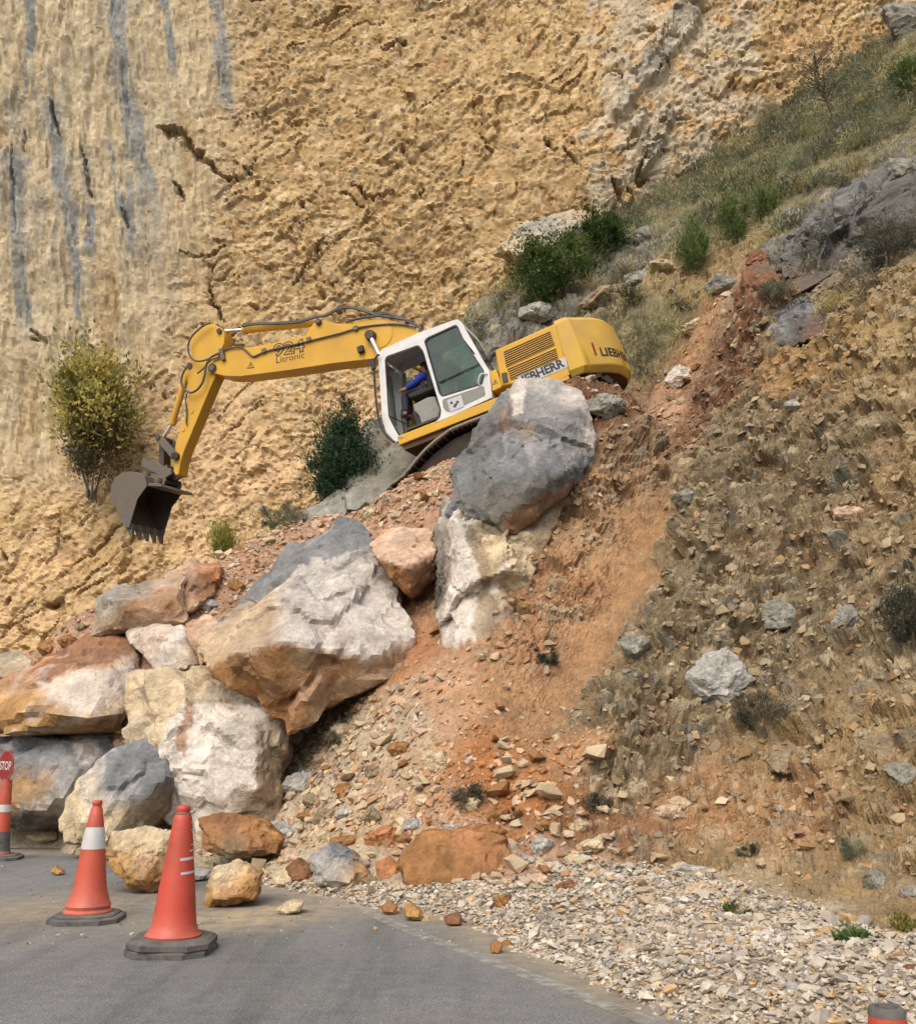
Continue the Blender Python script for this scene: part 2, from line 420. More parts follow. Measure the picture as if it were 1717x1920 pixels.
    # clefts running up to the right, and pockets
    cl = np.abs(perlin(np.stack([rot[:, 0] * .35, rot[:, 1] * .3, rot[:, 2] * 1.1], 1) + warp * .5, 41))
    cleft = (1 - sstep(0, .035, cl)) * sstep(.05, .35, fbm(P * .5, 2, 44))
    f1p, _, idp, _, _ = worley(P * np.array([.9, .9, .9]) + warp, 5)
    pocket = (1 - sstep(.05, .15, f1p)) * (idp > .45)
    d_oc -= .35 * cleft + .3 * pocket
    d_fl = d_fl + blk3 * .10 + blk4 * .2
    d = flute * d_fl + (1 - flute) * d_oc
    jag = np.stack([fbm(P * 2.2, 4, 121, .65), fbm(P * 2.2, 4, 122, .65), fbm(P * 1.5, 3, 123, .6)], 1)
    def line(pts, w, nz=8):
        dd, tt = polyd(u + (warp[:, 0] * 2 + jag[:, 0] * 2.2) * nz, v + (warp[:, 1] * 2 + jag[:, 1] * 2.2) * nz, pts); ww = w * (.35 + .55 * np.clip(.5 + jag[:, 2] * 1.6, 0, 1)) * (1 - .7 * np.abs(2 * tt - 1) ** 2); return (1 - sstep(ww * .35, ww + .5, dd)) * sstep(0, .06, tt) * (1 - sstep(.9, 1, tt))
    cracks = 0
    for pts, w in [([(292, 238), (340, 262), (395, 312), (445, 345)], 15), ([(660, 345), (700, 372), (740, 350)], 8), ([(540, 540), (600, 470), (615, 445)], 7),
                   ([(350, 480), (380, 485), (425, 460)], 6), ([(540, 90), (575, 70)], 6), ([(720, 100), (760, 75)], 7), ([(330, 350), (355, 385)], 8),
                   ([(100, 190), (105, 225), (120, 265)], 5), ([(25, 270), (28, 320), (32, 360)], 5), ([(160, 285), (172, 340), (176, 380)], 4), ([(50, 245), (45, 290)], 4), ([(235, 400), (248, 440)], 4),
                   ([(1150, 330), (1165, 370), (1180, 400)], 14), ([(1215, 300), (1195, 345), (1230, 335)], 8), ([(930, 290), (900, 250)], 6), ([(1050, 290), (1020, 260)], 10),
                   ([(115, 960), (105, 1040), (85, 1060)], 5), ([(60, 620), (95, 650), (60, 640)], 9), ([(470, 330), (440, 300)], 6), ([(1230, 390), (1260, 340), (1330, 300)], 8),
                   ([(420, 600), (395, 560), (385, 520)], 6), ([(1060, 280), (1080, 310)], 10), ([(780, 370), (800, 350)], 6), ([(690, 380), (640, 360)], 5)]:
        cracks = np.maximum(cracks, line(pts, w * .75, 2 if pts[0][0] < 260 else 8))
    d -= np.where(u < 260, .16, .34) * cracks
    slab = 0
    for pts, w in [([(1310, -40), (1285, 30), (1230, 110), (1222, 130)], 34), ([(1195, 150), (1160, 200)], 24), ([(1250, 225), (1215, 280)], 22), ([(1205, 215), (1190, 245)], 14), ([(1230, 270), (1200, 330)], 13)]:
        dd, tt = polyd(u + warp[:, 0] * 12, v + warp[:, 1] * 12, pts); slab = np.maximum(slab, (1 - sstep(w * .6, w, dd)))
    d += .32 * slab
    dirv = np.stack([-.08 * np.ones(n), -.98 * np.ones(n), .12 * np.ones(n)], 1)
    Vt = P + dirv * d[:, None]
    # colour
    t1 = fbm(P * .45, 4, 51); t2 = fbm(P * 1.4 + warp, 4, 52); t3 = fbm(P * 5, 4, 53)
    och, pale, brown, org = C(204, 170, 108), C(222, 194, 140), C(170, 132, 78), C(214, 160, 94)
    c = mix(np.tile(och, (n, 1)), pale, sstep(0, .5, t2) * .8)
    c = mix(c, brown, sstep(.0, .45, -t1 + .25 * t3 - .1) * .5)
    chip = _h(idb3 + .17); c = c * (.86 + .28 * _h(idb4 + .5))[:, None]; c = mix(c, C(232, 208, 160), (chip > .78) * .55); c = mix(c, brown, (chip < .12) * .45)
    c = mix(c, org, sstep(.1, .5, fbm(P * .6, 3, 58) + sstep(900, 1300, u) * .12 - .02) * .55)
    c = mix(c, C(232, 196, 142), sstep(0, .45, fbm(P * .35, 3, 59) + .5 * (sstep(640, 800, v) * (1 - sstep(950, 1150, v)) - .35)) * .75)
    c = mix(c, C(222, 186, 128), (sstep(1000, 1150, v) * .7))
    c = mix(c, C(156, 154, 142), slab * sstep(-.6, .1, t2) * .9)
    c = mix(c, C(208, 196, 168), sstep(.0, .35, fbm(P * 1.1, 3, 66) + .6 * sstep(1020, 1180, u) * (1 - sstep(1380, 1500, u)) - .30) * .75)
    lim, grey, dk = C(204, 184, 142), C(138, 146, 148), C(72, 72, 78)
    cf = mix(np.tile(lim, (n, 1)), C(232, 216, 176), sstep(-.1, .4, fl2) * .7)
    cf = mix(cf, C(184, 154, 100), sstep(.05, .5, fbm(np.stack([Q[:, 0] * 1.2, Q[:, 1], Q[:, 2] * .2], 1), 4, 61)) * .8)
    cf = mix(cf, C(176, 166, 136), sstep(.1, .5, fbm(np.stack([Q[:, 0] * 3, Q[:, 1], Q[:, 2] * .25], 1), 4, 62)) * .7)
    c = mix(c, cf, flute)
    strk = 0
    for pts, w in [([(216, -90), (226, 40), (236, 160), (252, 255), (275, 340), (305, 470)], 26), ([(98, 170), (108, 270), (124, 360), (135, 440), (152, 600)], 20), ([(24, 270), (32, 400), (42, 520), (66, 680)], 22), ([(300, -60), (318, 60), (330, 170)], 14), ([(402, -40), (415, 90), (432, 240)], 20), ([(70, -60), (60, 90), (52, 220)], 12), ([(140, 380), (148, 520), (160, 640)], 12),
                   ([(172, 385), (175, 440), (172, 500)], 15), ([(50, 290), (48, 400), (60, 500)], 9), ([(245, 330), (250, 420), (262, 500)], 11), ([(205, 260), (240, 420), (250, 520)], 7), ([(120, 840), (165, 870), (180, 960)], 9)]:
        dd, tt = polyd(u + warp[:, 0] * 10 + fl2 * 16 + t3 * 4, v, pts); w = w * .72; strk = np.maximum(strk, (1 - sstep(w * .7, w, dd)) * sstep(0, .1, tt) * (1 - sstep(.75, 1, tt)))
    c = mix(c, grey, np.clip(strk * (.85 + .4 * t3), 0, 1))
    vs_ = fbm(np.stack([Q[:, 0] * 2.2 + .3 * warp[:, 0], Q[:, 1], Q[:, 2] * .10], 1), 3, 67); c = mix(c, C(150, 150, 140), flute * sstep(.12, .4, vs_) * sstep(-.1, .3, fbm(P * .4, 2, 68)) * .7)
    c = mix(c, C(150, 118, 72), np.clip(fisd * .5 + fisd2 * .35, 0, 1) * (1 - flute))
    halo = 0
    for pts, w in [([(222, -60), (240, 180), (262, 300), (300, 480), (330, 640)], 60), ([(30, 200), (36, 400), (60, 640)], 46), ([(100, 160), (125, 360), (150, 600)], 46), ([(172, 300), (176, 520)], 34), ([(410, -60), (430, 230)], 34)]:
        dd, tt = polyd(u + warp[:, 0] * 20 + fl2 * 14, v, pts); halo = np.maximum(halo, (1 - sstep(w * .2, w, dd)) * (.25 + 1.6 * fl2) * (1 - sstep(.8, 1, tt)))
    c = mix(c, C(168, 164, 146), np.clip(halo, 0, .75))
    c = mix(c, dk, np.clip(line([(25, 270), (28, 320), (32, 400), (40, 460)], 6, 2) + line([(100, 190), (105, 225), (122, 265)], 7, 2) + line([(160, 285), (174, 380)], 4, 2) + line([(240, 400), (250, 440)], 5, 2) + line([(90, 250), (96, 330)], 4, 2), 0, 1) * .8)
    c = mix(c, C(120, 88, 52), np.clip(cracks * .6 + pocket * .5 * (1 - flute) + cleft * .35 * (1 - flute), 0, 1))
    i = np.arange(nu * nv).reshape(nv, nu)
    F = np.stack([i[:-1, :-1], i[1:, :-1], i[1:, 1:], i[:-1, 1:]], -1).reshape(-1, 4)
    lum = c @ np.array([.3, .6, .1]); c = mix(c, np.repeat(lum[:, None], 3, 1), np.full(n, .15))
    o = mesh_np('cliff', Vt, F, M['cliff'], np.clip(c * .92, .01, .9), sharp=28)
    tag(o, 'tall ochre and pale limestone cliff behind the excavator', None, None, 'structure')
make_cliff()

# ------------------------------------------------------------------ the hillside : bank, gully, talus, ledge
OR, ORD, BK, BKG, PAL, RUB, GR, GRS, RED, GRV = (C(178, 140, 101), C(150, 112, 79), C(154, 132, 94), C(132, 119, 92), C(192, 178, 152), C(188, 154, 126), C(140, 140, 130), C(136, 132, 100), C(116, 82, 60), C(190, 176, 150))
# pixel u, v, distance, colour, (stones, grass, roughness)
HC = [
 (1717, 1760, 6.0, GRV, 0, 0, .1), (1500, 1700, 7.0, GRV, .1, 0, .1), (1350, 1800, 5.6, GRV, 0, 0, .1), (1550, 1850, 5.0, GRV, 0, 0, .1), (1717, 1860, 4.6, GRV, 0, 0, .1),
 (1150, 1680, 7.9, GRV, .2, 0, .1), (1000, 1700, 7.8, GRV, .2, 0, .1), (1250, 1640, 8.4, GRV, .3, 0, .2), (1717, 1700, 6.6, BK, .1, .2, .4), (1900, 1700, 6.0, BK, 0, .1, .5), (1560, 1660, 7.4, BK, .1, .1, .5),
 (1330, 1610, 8.8, BK, .1, 0, .7), (1200, 1560, 9.4, ORD, .2, 0, .7), (1090, 1540, 9.7, ORD, .6, 0, .6), (1000, 1600, 9.3, RUB, .9, 0, .4), (850, 1690, 8.45, PAL, .6, 0, .2),
 (700, 1670, 8.9, PAL, .7, 0, .2), (600, 1640, 9.9, PAL, .7, 0, .2), (540, 1640, 10.2, PAL, .5, 0, .2), (370, 1600, 12.0, PAL, .4, 0, .2), (200, 1585, 13.1, PAL, .3, 0, .2), (0, 1555, 15.5, PAL, .2, 0, .2), (-250, 1530, 17, PAL, .2, 0, .2),
 # right bank
 (1717, 1560, 7.6, BK, .05, .05, .9), (1500, 1530, 8.6, OR, .05, 0, .9), (1300, 1500, 9.5, OR, .1, 0, .9), (1150, 1450, 10.2, BKG, .1, .05, .9),
 (1717, 1400, 8.5, BK, .05, .05, 1), (1500, 1400, 9.5, BK, .05, .05, 1), (1300, 1400, 10.4, BKG, .05, .05, 1), (1140, 1340, 10.7, BKG, .05, .05, 1), (1950, 1400, 7.6, BK, 0, 0, 1),
 (1717, 1150, 9.9, BKG, .05, .1, 1), (1500, 1180, 10.9, BKG, .05, .05, 1), (1330, 1200, 11.3, BKG, .05, .05, 1), (1210, 1180, 11.7, BKG, .05, .05, 1), (1950, 1150, 8.9, BKG, 0, 0, 1),
 (1717, 850, 11.4, BK, .0, .05, 1), (1550, 880, 12.3, BKG, .0, .02, 1), (1420, 900, 13.0, BKG, .0, .02, 1), (1310, 960, 12.9, BKG, .05, .02, 1), (1255, 1070, 12.3, BKG, 0, 0, 1), (1165, 1270, 11.2, BKG, 0, .05, 1), (1350, 850, 13.5, BKG, 0, 0, 1), (1950, 850, 10.3, BK, 0, 0, 1),
 (1717, 640, 12.4, C(176, 154, 112), .0, .1, .8), (1580, 640, 13.4, C(172, 146, 100), .0, .05, .9), (1480, 700, 14.0, C(172, 138, 92), .0, 0, 1), (1400, 760, 14.2, BKG, .0, 0, 1),
 (1717, 520, 12.9, BK, .0, .3, .8), (1580, 560, 13.9, BK, .0, .2, .8), (1480, 610, 14.7, BKG, .0, .1, .8), (1420, 560, 15.3, RED, 0, 0, .8), (1400, 640, 15.2, RED, 0, 0, .8), (1350, 720, 15.1, RED, .05, 0, .8), (1300, 800, 15.2, RED, .1, 0, .7),
 # outcrop above the bank and ledge
 (1717, 440, 14.0, GR, 0, .6, .9), (1600, 470, 15.0, GR, 0, .4, .9), (1500, 500, 15.8, GR, 0, .4, .9), (1430, 480, 16.8, GR, 0, .2, .9), (1717, 300, 16.0, GR, 0, .3, .9), (1600, 370, 16.8, GR, 0, .4, .9), (1950, 350, 15, GR, 0, .4, .9),
 (1717, 190, 19.5, GRS, 0, 1, .5), (1600, 260, 19.5, GRS, 0, 1, .5), (1480, 360, 19.0, GRS, 0, 1, .5), (1717, 60, 24.0, GRS, 0, .7, .6), (1600, 170, 23.5, GRS, 0, 1, .5), (1480, 250, 23.2, GRS, 0, 1, .5), (1400, 330, 22.5, GRS, 0, 1, .5), (1300, 370, 23, GRS, 0, .9, .5),
 (1180, 420, 23.8, GRS, 0, .8, .6), (1300, 430, 20.5, GRS, 0, 1, .5), (1200, 490, 21.5, GR, 0, .5, .8), (1090, 450, 23, GRS, 0, .9, .6), (1000, 510, 23.2, GRS, 0, .8, .6), (930, 560, 23.5, GRS, 0, .8, .6), (870, 600, 23.5, GRS, 0, .6, .8),
 (1300, 520, 19.2, C(168, 146, 104), .1, .5, .7), (1230, 510, 20.3, C(178, 152, 104), .05, .3, .8), (1130, 560, 21.0, C(160, 150, 120), .05, .5, .8), (1050, 570, 21.4, GR, 0, .4, .9), (960, 600, 21.6, GR, 0, .4, .9), (900, 640, 21.5, GR, 0, .4, .9),
 (1240, 600, 18.9, GRS, 0, .9, .5), (1170, 650, 19.2, GRS, 0, .7, .6), (780, 720, 20.5, GR, 0, .2, 1), (700, 830, 19.2, GR, 0, .1, 1), (660, 930, 18.6, GR, .1, .2, .9), 
 # gully
 (1390, 560, 18.0, OR, .1, 0, .3), (1330, 600, 18.0, OR, .3, 0, .4), (1290, 640, 17.8, OR, .3, 0, .4), (1230, 690, 17.2, OR, .4, 0, .4), (1280, 740, 16.4, ORD, .2, 0, .4), (1110, 726, 15.1, RED, .3, 0, .5), (1165, 738, 15.2, RED, .3, 0, .5), (1060, 722, 15.1, RED, .3, 0, .5), (1210, 765, 15.5, RED, .3, 0, .5),
 (1245, 850, 15.5, OR, .05, 0, .4), (1190, 830, 14.7, C(150, 124, 96), .1, .1, .9), (1140, 940, 13.9, C(186, 152, 114), .05, 0, .95), (1060, 1000, 13.6, C(190, 156, 118), .05, 0, .95), (1190, 1010, 14.0, OR, 0, 0, .25), (1165, 1120, 13.2, OR, 0, 0, .12), (1080, 1080, 12.9, C(180, 138, 98), .05, 0, .8), (1010, 1120, 12.8, C(176, 138, 102), .05, 0, .9),
 (1105, 1220, 12.4, OR, 0, 0, .12), (1070, 1330, 11.6, OR, .15, 0, .1), (1000, 1200, 12.3, C(178, 136, 98), .05, 0, .7), (960, 1290, 11.6, OR, .2, 0, .2), (1060, 1420, 10.6, OR, .9, 0, .1), (930, 1420, 10.6, C(178, 122, 74), 1, 0, .1), (1000, 1500, 10.0, C(178, 122, 74), 1, 0, .15), (870, 1500, 9.9, C(184, 134, 88), 1, 0, .15),
 (820, 1300, 11.8, C(200, 160, 124), .5, 0, .3), (760, 1240, 13.0, C(178, 130, 92), .2, 0, .4), (740, 1370, 11.8, PAL, 1, 0, .15), (640, 1400, 12.7, PAL, 1, 0, .2), (600, 1500, 12.1, PAL, 1, 0, .2), (700, 1530, 10.6, C(196, 172, 138), 1, 0, .2), (800, 1580, 10.1, RUB, 1, 0, .2), (900, 1590, 9.9, RUB, 1, 0, .2), (560, 1580, 12.0, PAL, 1, 0, .2),
 # under the big grey rock and the excavator, talus crest
 (900, 1100, 13.6, C(186, 150, 118), .2, 0, .6), (800, 1100, 14.2, C(150, 110, 80), .2, 0, .5), (830, 960, 15.0, RUB, .8, 0, .2), (1000, 800, 15.2, RED, .2, 0, .4), (1080, 780, 14.9, RED, .2, 0, .5), (850, 880, 15.9, RUB, .8, 0, .2), (760, 930, 15.9, RUB, 1, 0, .3), (700, 990, 15.8, RUB, 1, 0, .2), (650, 990, 16.4, RUB, 1, 0, .2),
 (560, 1030, 16.3, RUB, 1, 0, .2), (480, 1090, 15.6, RUB, 1, 0, .2), (440, 1140, 15.2, RUB, 1, 0, .2), (380, 1150, 15.2, RUB, .9, 0, .2), (420, 1050, 16.8, RUB, .9, .1, .2), (340, 1100, 16.4, RUB, .6, 0, .2), (200, 1180, 15.6, RUB, .5, 0, .2), (80, 1250, 15.6, RUB, .4, 0, .2), (0, 1290, 15.8, RUB, .3, 0, .2), (-250, 1380, 17.0, PAL, .3, 0, .2),
 (530, 1010, 17.2, RUB, .8, .2, .2), (600, 975, 17.2, RUB, .8, .2, .2), (540, 1480, 13.4, PAL, 1, 0, .2), (300, 1300, 14.2, RUB, .5, 0, .2), (150, 1400, 14.4, RUB, .5, 0, .2), (450, 1400, 14.5, RUB, .5, 0, .2)]
HP = np.array([pix(h[0], h[1], h[2]) for h in HC]); HV = np.array([[*h[3], *h[4:]] for h in HC])
extra = []
def ex(p, c=RUB, a=.5, b=0, r=.2): extra.append((np.array(p, float), [*c, a, b, r]))
for lx in (-2.2, -1, .3, 1.4):
    for ly in (-1.5, 0, 1.2): ex(mw(lx, ly, -.06))
ex(mw(2.1, 1.2, -.2)); ex(mw(2.1, -1.2, -.2)); ex(mw(1.9, 1.95, .12)); ex(mw(1.0, 2.0, .22)); ex(mw(0, 2.0, .1)); ex(mw(3.2, .5, -.75)); ex(mw(3.0, -1.4, -.7)); ex(mw(-2.9, 0, .05)); ex(mw(-2.9, -1.4, .1)); ex(mw(-2.8, 1.3, -.15))
for k in range(len(HC) - 34, len(HC)):                                  # behind the talus crest the ground falls away
    u, v, dd = HC[k][:3]
    if v < 1300 and u < 640 and dd > 16.2:
        p = HP[k]; ex(p + (0, 1.6, -.9), RUB, .4); ex(p + (-.3, 4.5, -2.6), OR, .2); ex(p + (-.3, 8.5, -3.6), OR, .2)
for t in (-.6, -.3): ex((t * 18, 19.5, .5), OR); ex((t * 22, 24, .4), OR)
for (u, v) in ((1300, 1915), (1150, 1850), (1000, 1790), (900, 1740), (800, 1712), (700, 1690), (560, 1665), (380, 1625), (100, 1590)):   # under the road edge
    g = ground(u, v); nrm = np.array([-.5, -.86, 0]); ex(g + nrm * -.12 + (0, 0, .03), GRV, 0, 0, .05); ex(g + nrm * .45 + (0, 0, -.12), GRV, 0, 0, .02); ex(g + nrm * 2 + (0, 0, -.35), GRV, 0, 0, 0)
ex((2.2, 2.5, -.02), GRV, 0, 0, .05); ex((2.0, 1.0, -.1), GRV, 0, 0, .05); ex((4, 1.5, .3), GRV, 0, 0, .1); ex((0, 0, -.4), GRV, 0, 0, 0); ex((-4, 3, -.5), GRV, 0, 0, 0); ex((6, 3.0, 2.0), BK, 0, 0, .6)
for t in (.05, .2, .35, .55): p = np.array([t * 29, 29., 15 + t * 22]); ex(p, GRS, 0, .5, .6)
HP = np.concatenate([HP, [e[0] for e in extra]]); HV = np.concatenate([HV, [e[1] for e in extra]])
# keep one of any two control points that almost coincide on the plan
hill_f = RBF(HP[:, :2], HP[:, 2], .35, 4e-2)
def hz(x, y): return hill_f(np.stack([np.ravel(x), np.ravel(y)], 1))
def make_hill():
    nt_, ns = 720, 580
    t = np.concatenate([np.linspace(-1.15, -.585, 40), np.linspace(-.58, .58, nt_ - 90), np.linspace(.585, 1.35, 50)])
    ys = np.concatenate([np.linspace(1.5, 8, 60), np.linspace(8.1, 30, 300)])
    T, Y = np.meshgrid(t[::4].tolist() + [t[-1]], ys)
    Z = hz(T * Y, Y).reshape(T.shape)
    # every column resampled by length along the slope
    Yo = np.empty((ns, T.shape[1]))
    for j in range(T.shape[1]):
        seg = np.hypot(np.diff(Y[:, j]) * math.hypot(1, T[0, j]), np.diff(Z[:, j]))
        den = np.interp(.5 * (ys[1:] + ys[:-1]), [3, 6, 8, 16, 20, 30], [.8, 1.6, 1.6, 1.1, .7, .4])
        s = np.concatenate([[0], np.cumsum(seg * den)]); Yo[:, j] = np.interp(np.linspace(0, s[-1], ns), s, Y[:, j])
    ker = np.ones(7) / 7
    Yo = np.stack([np.convolve(np.pad(r, 3, mode='edge'), ker, 'valid') for r in Yo])
    Yf = np.stack([np.interp(t, T[0], r) for r in Yo])
    Tf = np.broadcast_to(t, Yf.shape); X = (Tf * Yf).ravel(); Yr = Yf.ravel()
    P = np.stack([X, Yr, hz(X, Yr)], 1)
    n = len(P)
    e = .05
    gx = (hz(X + e, Yr) - P[:, 2]) / e; gy = (hz(X, Yr + e) - P[:, 2]) / e
    N = np.stack([-gx, -gy, np.ones(n)], 1); N /= np.linalg.norm(N, axis=1)[:, None]
    warp = np.stack([fbm(P * .9, 4, 71), fbm(P * .9, 4, 72), fbm(P * .9, 4, 73)], 1)
    A = idw(P + warp * .55, HP, HV, 4.)
    c = A[:, :3]; rough = A[:, 5]; grass = A[:, 4]; stones = A[:, 3]
    und = fbm(P * .8, 4, 81)
    f1, f2, i1, o1, g1 = worley(P * 1.7 + warp * .8, 11); b1 = (i1 - .5) * .34 + (o1 * g1).sum(1) * .3
    f1, f2, i2, o2, g2 = worley(P * 4.6 + warp * .8, 12)
    dome2 = np.sqrt(np.clip(1 - (f1 / .62) ** 2, 0, 1)) * (i2 > .45); dome2 = dome2 * (.6 + .6 * i2) + .4 * (o2 * g2).sum(1) * (i2 > .45)
    f3, f4, i3, o3, g3 = worley(P * 11 + warp * 2, 13)
    dome3 = np.sqrt(np.clip(1 - (f3 / .6) ** 2, 0, 1)) * (i3 > .4); dome3 = dome3 * (.6 + .6 * i3) + .4 * (o3 * g3).sum(1) * (i3 > .4)
    f5, f6, i5, o5, g5 = worley(P * 24, 14)
    dome4 = np.sqrt(np.clip(1 - (f5 / .6) ** 2, 0, 1)) * (i5 > .35) * (.5 + i5)
    hole = (1 - sstep(.0, .32, fbm(P * 2.4 + warp, 3, 85) + .34))
    near_road = sstep(-.1, .25, P[:, 2] + .1 * und)
    ro = sstep(.3, .95, rough)
    d = (.10 + .22 * ro) * und + rough * (.32 * b1 * ro + .075 * dome2) + .030 * (rough * .9 + .1) * dome3 + .016 * dome4 * (.35 + .65 * rough) + .07 * rough * fbm(P * 5, 5, 86, .6) - .17 * ro * hole - .07 * ro * (1 - sstep(0, .06, np.abs(perlin(P * 1.3 + warp, 87)))) + .012 * fbm(P * 16, 3, 88)
    d *= .12 + .88 * near_road
    Vt = P + N * d[:, None]
    t2 = fbm(P * 1.6 + warp, 4, 91); t3 = fbm(P * 7, 4, 92)
    c = c * (1 + .28 * t2 + .2 * t3)[:, None]
    stonec = mix(np.tile(C(168, 156, 130), (n, 1)), C(206, 190, 156), sstep(.2, .9, _h(i2)))
    stonec = mix(stonec, C(128, 128, 118), (_h(i2 + .3) > .62) * 1.0)
    m2 = sstep(.25, .6, dome2) * sstep(.35, .8, rough) * (.55 * (_h(i2 + .11) > .4))
    c = mix(c, stonec, m2)
    st3 = mix(np.tile(C(196, 176, 138), (n, 1)), C(140, 130, 108), (_h(i3) > .5) * 1.0)
    c = mix(c, st3, sstep(.3, .7, dome3) * (.5 * (_h(i3 + .2) > .45)) * (.3 + .7 * sstep(.1, .6, rough)))
    c = mix(c, ORD * .8, hole * ro * .35)
    i = np.arange(n).reshape(ns, nt_)
    F = np.stack([i[:-1, :-1], i[:-1, 1:], i[1:, 1:], i[1:, :-1]], -1).reshape(-1, 4)
    o = mesh_np('hillside', Vt, F, M['hill'], np.clip(c, .01, .9), smooth=False)
    tag(o, 'steep earth and rubble hillside with an orange gully', None, None, 'structure')
    # true normals for scattering
    G = Vt.reshape(ns, nt_, 3); du = np.gradient(G, axis=1); dv = np.gradient(G, axis=0)
    Nn = np.cross(du, dv); area = np.linalg.norm(Nn, axis=-1); Nn /= area[..., None] + 1e-12
    return Vt, N, area.ravel(), stones, grass, rough, c
HT = make_hill()

# ------------------------------------------------------------------ where things stand on the hillside
HVt, HN, HA, HS, HG, HRo, HC_ = HT
hu, hv = proj(HVt); hd = HVt[:, 1]
_key = {}
_vis = (hu > -150) & (hu < 1870) & (hv > 0) & (hv < 2000) & (hd > 3)
_ku = (hu[_vis] // 8).astype(int); _kv = (hv[_vis] // 8).astype(int); _ix = np.nonzero(_vis)[0]
_code = _ku * 1000 + _kv
_o = np.lexsort((hd[_ix], _code)); _cs = _code[_o]; _first = np.concatenate([[True], _cs[1:] != _cs[:-1]])
_key = dict(zip(_cs[_first].tolist(), _ix[_o][_first].tolist()))
def hit(u, v):
    """hillside point and normal seen at a photo pixel"""
    a, b = int(u // 8), int(v // 8)
    for r in range(12):
        best = None
        for i in range(-r, r + 1):
            for j in range(-r, r + 1):
                if max(abs(i), abs(j)) == r:
                    k = _key.get((a + i) * 1000 + b + j)
                    if k is not None and (best is None or hd[k] < hd[best]): best = k
        if best is not None: return HVt[best].copy(), HN[best].copy()
    raise ValueError((u, v))

# ------------------------------------------------------------------ rocks
_ico = {}
def ico(sub):
    if sub not in _ico:
        bm = bmesh.new(); bmesh.ops.create_icosphere(bm, subdivisions=sub, radius=1)
        _ico[sub] = (np.array([v.co[:] for v in bm.verts]), np.array([[v.index for v in f.verts] for f in bm.faces])); bm.free()
    return _ico[sub]
def hull_planes(P):
    bm = bmesh.new(); vs = [bm.verts.new(p) for p in P]
    bmesh.ops.convex_hull(bm, input=vs); bm.normal_update()
    out = [(np.array(f.normal[:]), np.array(f.verts[0].co[:]), np.array([v.co[:] for v in f.verts])) for f in bm.faces if f.calc_area() > 1e-7]; bm.free()
    return np.array([o[0] for o in out]), np.array([o[1] for o in out]), [o[2] for o in out]
PALC = {'W': C(214, 206, 194), 'G': C(124, 127, 128), 'D': C(106, 105, 100), 'B': C(160, 118, 76), 'T': C(200, 178, 146), 'O': C(184, 130, 90), 'P': C(206, 188, 154), 'L': C(176, 174, 166), 'K': C(206, 178, 152), 'N': C(150, 134, 108), 'Y': C(178, 140, 88), 'E': C(150, 148, 136), 'R': C(136, 98, 72)}
